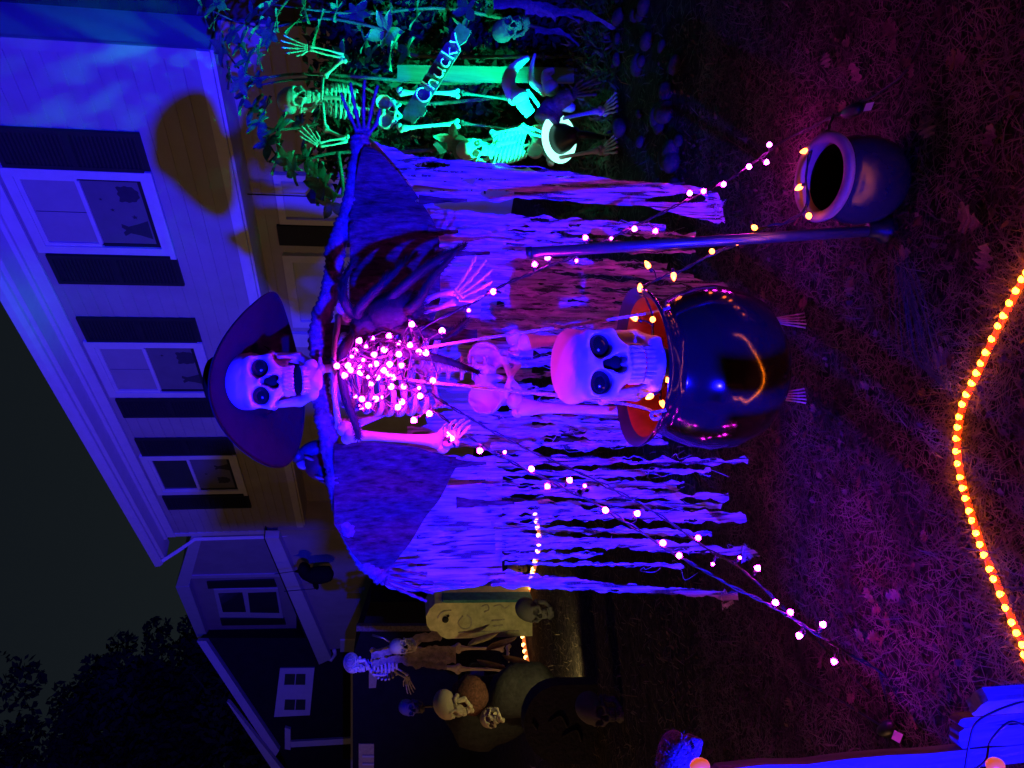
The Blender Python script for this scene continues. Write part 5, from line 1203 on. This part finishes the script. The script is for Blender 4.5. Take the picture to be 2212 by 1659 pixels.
MB().prism([at(935, 312, 5.5), at(944, 306, 5.5), at(965, 326, 5.5), at(950, 332, 5.5)], V((0, .02, 0))).build('stake', WOOD, None, False)
tag(bpy.data.objects['stake.001'] if 'stake.001' in bpy.data.objects else bpy.data.objects['stake'], 'short broken stake end above the slumped skeleton', 'stake')
# ---- skull mask in the gloom, ragged cloths hanging at the far right
mk = thing('skull', 'dim green skull mask propped in the gloom behind the bones', 'skull', at(1130, 62, 5.9))
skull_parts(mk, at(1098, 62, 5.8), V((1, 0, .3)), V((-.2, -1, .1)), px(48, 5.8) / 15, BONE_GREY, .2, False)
for i, (a0, a1, yy, hw_) in enumerate(((1195, 1250, 20, 12), (1215, 1250, 70, 8), (1240, 1330, 30, 10), (1125, 1200, 12, 14))):
    mb = MB(); Y = 5.0
    sheet(mb, [(at(a0 - 60, yy - hw_, Y), at(a0 - 60, yy + hw_, Y)), (at(a0, yy - hw_ * .9, Y), at(a0, yy + hw_ * .8, Y)), (at(a1, yy - 2 + 30, Y), at(a1, yy + 3 + 30, Y))], 5, 22, .02, 30, .012, i)
    o = mb.build('ragged_cloth', mat('blue_grey_rag', (.10, .10, .12), .95, .4, 30, .1, bump=.5)); tag(o, 'dark ragged cloth draped near the dim skull mask', 'cloth', 'ragged cloths by the bones')
# stones edging the bed
for i in range(26):
    a, b = random.uniform(1310, 1470), random.uniform(10, 430); g = gnd(a, b); s = random.uniform(.035, .08)
    mb = MB(); mb.ell((0, 0, 0), (s, s * .8, s * .55), None, 12, 8); mb.v = [tuple(V(p) * (1 + .25 * nz(p[0] * 18 + i, p[1] * 18, p[2] * 18))) for p in mb.v]
    o = mb.build('stone', STONE); o.location = (g.x, g.y, s * .3); o.rotation_euler = (0, 0, random.uniform(0, 6)); tag(o, 'rounded stone edging the dark bed', 'stone', 'stones edging the bed')
# leaf litter in the straw
def litter(n, seed):
    r = np.random.default_rng(seed); x = r.uniform(-1.9, 1.9, n); y = r.uniform(1.3, 4.2, n); a = r.uniform(0, 6.28, n); s = r.uniform(.004, .015, n); t = r.normal(0, .5, (n, 2))
    z = np.array([ground_z(p, q) for p, q in zip(x, y)]) + r.uniform(.004, .022, n); c = np.stack([x, y, z], 1)
    u = np.stack([np.cos(a), np.sin(a), t[:, 0] * .6], 1) * s[:, None]; v = np.stack([-np.sin(a), np.cos(a), t[:, 1] * .6], 1) * (s * r.uniform(.4, .9, n))[:, None]
    vs = np.stack([c - u, c - v * .8 + u * .1, c + u * .6 - v * .3, c + u, c + v], 1).reshape(-1, 3); return mesh_np('leaf_litter', vs, np.arange(n * 5).reshape(-1, 5))
tag(link('leaf_litter', litter(9000, 9), mat('litter_brown', (.085, .055, .035), .9, .5, 6, .1), None, False), 'crumbled brown leaf bits scattered through the straw', 'leaf litter', kind='stuff')
# ground cover under the shrub
straw(5000, 1.0, 3.6, 5.0, 6.6, 31, .05, .16, 'ground_cover', 'low leafy ground cover around the flood lamp', 1.3, (.004, .012))

# ================================================================ FAR LEFT GRAVEYARD
YT = 7.9
tb = thing('tombstone', 'olive tombstone with rounded top and carved skull', 'tombstone', V((at(1130, 1330, YT).x, YT, 0)))
T = lambda dx, dy, n=0: at(dx, dy, YT) - V((0, n, 0))
out = [(1150, 1300), (962, 1302), (940, 1304), (928, 1316), (920, 1332), (922, 1350), (930, 1362), (944, 1364), (952, 1374), (965, 1380), (1150, 1374)]
MB().prism([T(a, b) for a, b in out], V((.10, .26, 0))).build('slab', GRAVE, tb, False)
MB().prism([T(a, b, .012) for a, b in [(1150, 1300), (965, 1302), (955, 1300), (958, 1296), (1150, 1294)]], V((.05, .26, 0))).build('edge_strip', mat('teal_edge', (.05, .16, .17), .8, .3, 20, .1), tb, False)
for q, r in (((962, 1338), 7), ((968, 1330), 3)): MB().ell(T(*q, .01), px(r, YT), None, 12, 8).build('carved_skull', GRAVE_DK, tb)
for o_ in ([(1000, 1330), (990, 1345), (1000, 1358), (1015, 1355), (1018, 1338), (1008, 1328)], [(1040, 1310), (1052, 1306), (1056, 1316), (1046, 1322)], [(1066, 1310), (1080, 1306), (1090, 1314), (1100, 1308)], [(1062, 1340), (1090, 1338)], [(1066, 1352), (1086, 1350)], [(975, 1318), (955, 1322), (945, 1335)], [(990, 1366), (1120, 1362)]):
    MB().tube(smoothpath([T(a, b, .006) for a, b in o_], 4), px(1.6, YT), 5).build('carved_line', GRAVE_LT, tb)
hs = thing('tombstone', 'pale tombstone with carved heart half hidden by the cloak', 'tombstone', V((at(1130, 1285, 8.4).x, 8.4, 0))); Th = lambda dx, dy, n=0: at(dx, dy, 8.4) - V((0, n, 0))
MB().prism([Th(a, b) for a, b in [(1150, 1270), (975, 1270), (940, 1268), (932, 1284), (938, 1300), (950, 1312), (972, 1314), (975, 1304), (1150, 1300)]], V((0, .2, 0))).build('slab', GRAVE_LT, hs, False)
MB().tube(smoothpath([Th(a, b, .01) for a, b in [(970, 1288), (955, 1280), (944, 1290), (955, 1306), (972, 1296), (960, 1290)]], 4), px(2, 8.4), 5).build('carved_heart', GRAVE_DK, hs)
MB().tube(smoothpath([Th(a, b, .01) for a, b in [(962, 1302), (952, 1298), (950, 1290), (962, 1284)]], 4), px(3, 8.4), 5).build('carved_heart', GRAVE_LT, hs)
def loose_skull(dx, dy, Y, size, m, label, face=(0, -1, -.05), side=(1, 0, 0), stand=None):
    c = at(dx, dy, Y); t = thing('skull', label, 'skull', V((c.x, c.y, max(0, c.z - px(size * .6, Y)))))
    skull_parts(t, c, V(side), V(face), px(size, Y) / 16, m, .1, False); return t
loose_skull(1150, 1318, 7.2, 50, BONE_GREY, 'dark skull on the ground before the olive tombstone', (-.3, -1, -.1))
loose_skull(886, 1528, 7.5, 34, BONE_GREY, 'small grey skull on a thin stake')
MB().tube([at(900, 1526, 7.5), at(1150, 1520, 7.5)], .015, 6).build('stake', BARK, None); tag(bpy.data.objects[[o.name for o in bpy.data.objects if o.name.startswith('stake')][-1]], 'thin stake carrying the small grey skull', 'stake')
loose_skull(975, 1524, 6.6, 52, BONE_OLD, 'yellowed skull facing sideways above the brown mound', (-.8, -.6, -.2), (.6, -.8, 0))
loose_skull(1062, 1550, 6.5, 40, BONE_OLD, 'smaller yellowed skull tipped over below the mound', (-.3, -1, .5), (.9, 0, .5))
bmnd = MB(); bmnd.ell((0, 0, 0), (.17, .15, .16), None, 24, 16); bmnd.v = [tuple(V(p) * (1 + .12 * nz(p[0] * 14, p[1] * 14, p[2] * 14))) for p in bmnd.v]
o = bmnd.build('furry_head', mat('brown_fur', (.08, .035, .025), .95, .5, 50, .1, bump=1)); o.location = at(1015, 1502, 6.7); tag(o, 'brown shaggy head prop between the yellowed skulls', 'head prop')
for a, b, Y, s, l in ((1080, 1520, 6.6, .28, 'dark boulder under the yellowed skulls'), (1000, 1560, 7.0, .35, 'black rock heap behind the yellowed skulls')):
    mb = MB(); mb.ell((0, 0, 0), (s, s * .7, s * 1.1), None, 20, 14); mb.v = [tuple(V(p) * (1 + .3 * nz(p[0] * 5 + a, p[1] * 5, p[2] * 5))) for p in mb.v]; o = mb.build('boulder', GRAVE_DK); g = at(a, b, Y); o.location = (g.x, Y + .2, max(.1, g.z - .25)); tag(o, l, 'rock')
YD = 5.5
dt = thing('tombstone', 'dark round topped tombstone with a skull before it', 'tombstone', V((at(1280, 1560, YD).x, YD, 0)))
arc = [(1330, 1478)] + [(1210 - 78 * math.sin(math.pi * i / 12), 1480 + 85 * (1 - math.cos(math.pi * i / 12))) for i in range(13)] + [(1330, 1652)]
MB().prism([at(a, b, YD) for a, b in arc], V((0, .15, 0))).build('slab', GRAVE_DK, dt, False)
ring = [(1215 - 62 * math.sin(math.pi * i / 12), 1494 + 70 * (1 - math.cos(math.pi * i / 12))) for i in range(13)]
for q in ([(1185, 1560), (1210, 1545), (1225, 1570)], [(1215, 1590), (1245, 1575), (1255, 1600)], [(1160, 1575), (1150, 1560)], [(1240, 1530), (1262, 1545)]):
    MB().tube(smoothpath([at(a, b, YD) - V((0, .006, 0)) for a, b in q], 4), .010, 6).build('carved_line', GRAVE_DK, dt)
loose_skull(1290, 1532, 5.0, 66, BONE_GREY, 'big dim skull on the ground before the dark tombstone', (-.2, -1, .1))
# ---- pirate skeleton
YP = 9.0
pk = thing('skeleton', 'blue lit skeleton with head scarf holding a skull behind the tombstone', 'skeleton', (at(1100, 1420, YP).x, YP, 0))
skull_parts(pk, at(768, 1434, YP), V((.55, -.8, 0)), V((-.8, -.55, -.1)), px(33, YP) / 15, BONE, .12, False)
MB().ell(at(757, 1432, YP), (px(19, YP), px(20, YP), px(13, YP)), None, 16, 10).build('head_scarf', CLOTH, pk)
spine(pk, [at(787, 1436, YP), at(805, 1430, YP + .03), at(850, 1424, YP + .05), at(885, 1415, YP)], BONE, .022, .045)
ribcage(pk, at(800, 1432, YP), at(855, 1424, YP), V((.8, -.5, 0)), V((-.5, -.8, 0)), px(27, YP), .12, BONE, .013, 7)
pelvis_part(pk, at(890, 1415, YP), V((.9, -.3, 0)), V((-.3, -.9, 0)), px(50, YP) / 27, BONE)
limb(pk, 'humerus', at(806, 1452, YP), at(846, 1440, YP - .1), .02, BONE); forearm(pk, at(846, 1442, YP - .1), at(880, 1462, YP - .2), .013, BONE)
hand(pk, at(880, 1463, YP - .2), at(888, 1500, YP - .25), V((0, .3, 1)), BONE, .5, .1, V((0, 0, -1)), 1.2)
limb(pk, 'humerus', at(808, 1408, YP), at(850, 1395, YP - .1), .02, BONE); forearm(pk, at(850, 1395, YP - .1), at(872, 1402, YP - .25), .013, BONE)
for b, c_ in ((1432, 1445), (1405, 1400)):
    limb(pk, 'femur', at(900, b, YP), at(990, c_, YP - .1), .025, BONE); limb(pk, 'tibia', at(992, c_, YP - .1), at(1085, c_, YP), .02, BONE); foot(pk, at(1092, c_, YP), at(1100, c_ + 20, YP - .2), BONE)
VEST = mat('purple_grey_rags', (.20, .17, .18), .95, .4, 20, .1, bump=.5)
for i, st in enumerate(([(802, 1412, 1425), (850, 1396, 1412), (900, 1372, 1392), (955, 1358, 1380)], [(805, 1428, 1440), (850, 1418, 1432), (900, 1420, 1440), (965, 1418, 1445)], [(880, 1400, 1430), (930, 1398, 1428), (985, 1395, 1432)])):
    sheet(MB(), [(at(a, b, YP - .25), at(a, c_, YP - .25)) for a, b, c_ in st], 6, 26, .03, 20, .02, i, .6, 10).build('ragged_vest', VEST, pk)
loose_skull(868, 1396, YP - .45, 36, BONE, 'small skull held against the blue lit skeleton', (.2, -1, -.1))
MB().tube([at(860, 1398, YP - .3), at(828, 1378, YP - .3), at(804, 1372, YP - .3)], .012, 5).build('sword', STEEL, pk)
# black motor-bike-like glossy prop: another cauldron beside it
kc = V((at(960, 1512, 9.6).x, 9.6, .62))
k2 = thing('cauldron', 'black shiny cauldron on the ground between the skeleton and the yellowed skulls', 'cauldron', V((kc.x, kc.y, 0)))
MB().lathe([(0, -.62), (.2, -.6), (.36, -.5), (.44, -.3), (.42, -.12), (.34, -.02), (.38, .02)], kc, 40).build('body', PLASTIC, k2)
MB().lathe([(.38, .02), (.35, .03), (.32, 0), (.40, -.14), (.41, -.3), (.3, -.52), (0, -.58)], kc, 40).build('inside', BLACKIN, k2)
for i, (a, b) in enumerate(((1085, 1415), (1050, 1405), (1030, 1425), (1010, 1395))):
    mb = MB(); g = at(a, b, 7.6); pr_ = []
    for j in range(7): pr_.append(g + V((.05 * j * (1 if i % 2 else -1) * .4, 0, -.05 * j + .03 * math.sin(j))))
    mb.tube(pr_, [.01, .05, .075, .08, .07, .045, .01], 8, flat=((0, 1, 0), .25)); tag(mb.build('dry_leaf_spray', mat('tan_leaf', (.28, .19, .09), .8, .4, 20, .2)), 'broad curled tan leaf beside the olive tombstone', 'leaf', 'tan leaves by the tombstone')
for i, (a, b) in enumerate(((1115, 1228), (1108, 1248), (1122, 1262))):
    loose_skull(a, b, 8.6, 26, BONE_OLD, ('tiny yellow lit skull behind the cloak hem', 'tiny pale skull beside the far rope light', 'tiny skull next to the carved heart tombstone')[i])
yl = thing('yard_lamp', 'small low warm yard lamp hidden behind the dark tombstone', 'lamp', V((YARD_AT.x, YARD_AT.y - .05, 0)))
MB().lathe([(.01, -.07), (.035, -.06), (.045, -.02), (.05, -.005)], YARD_AT, 16, (V((-1.9, 8, .75)) - YARD_AT).to_track_quat('Z', 'Y').to_matrix()).build('housing', BLACKPL, yl)
MB().tube([YARD_AT - V((0, .05, .03)), V((YARD_AT.x, YARD_AT.y - .05, 0))], .01, 6).build('stake', BLACKPL, yl)
# the blue flood lamp itself, on its stake outside the picture
bf = thing('flood_lamp', 'black stake flood lamp throwing blue light from beside the path', 'lamp', V((BLUE_AT.x, BLUE_AT.y - .12, 0)))
d = (BLUE_TO - BLUE_AT).normalized(); Rb = d.to_track_quat('Z', 'Y').to_matrix()
MB().lathe([(.02, -.14), (.05, -.12), (.06, -.06)], BLUE_AT - d * .04, 24, Rb).build('housing', BLACKPL, bf)
MB().tube([BLUE_AT - d * .17, V((BLUE_AT.x, BLUE_AT.y - .16, 0))], .016, 8).build('stake', BLACKPL, bf)
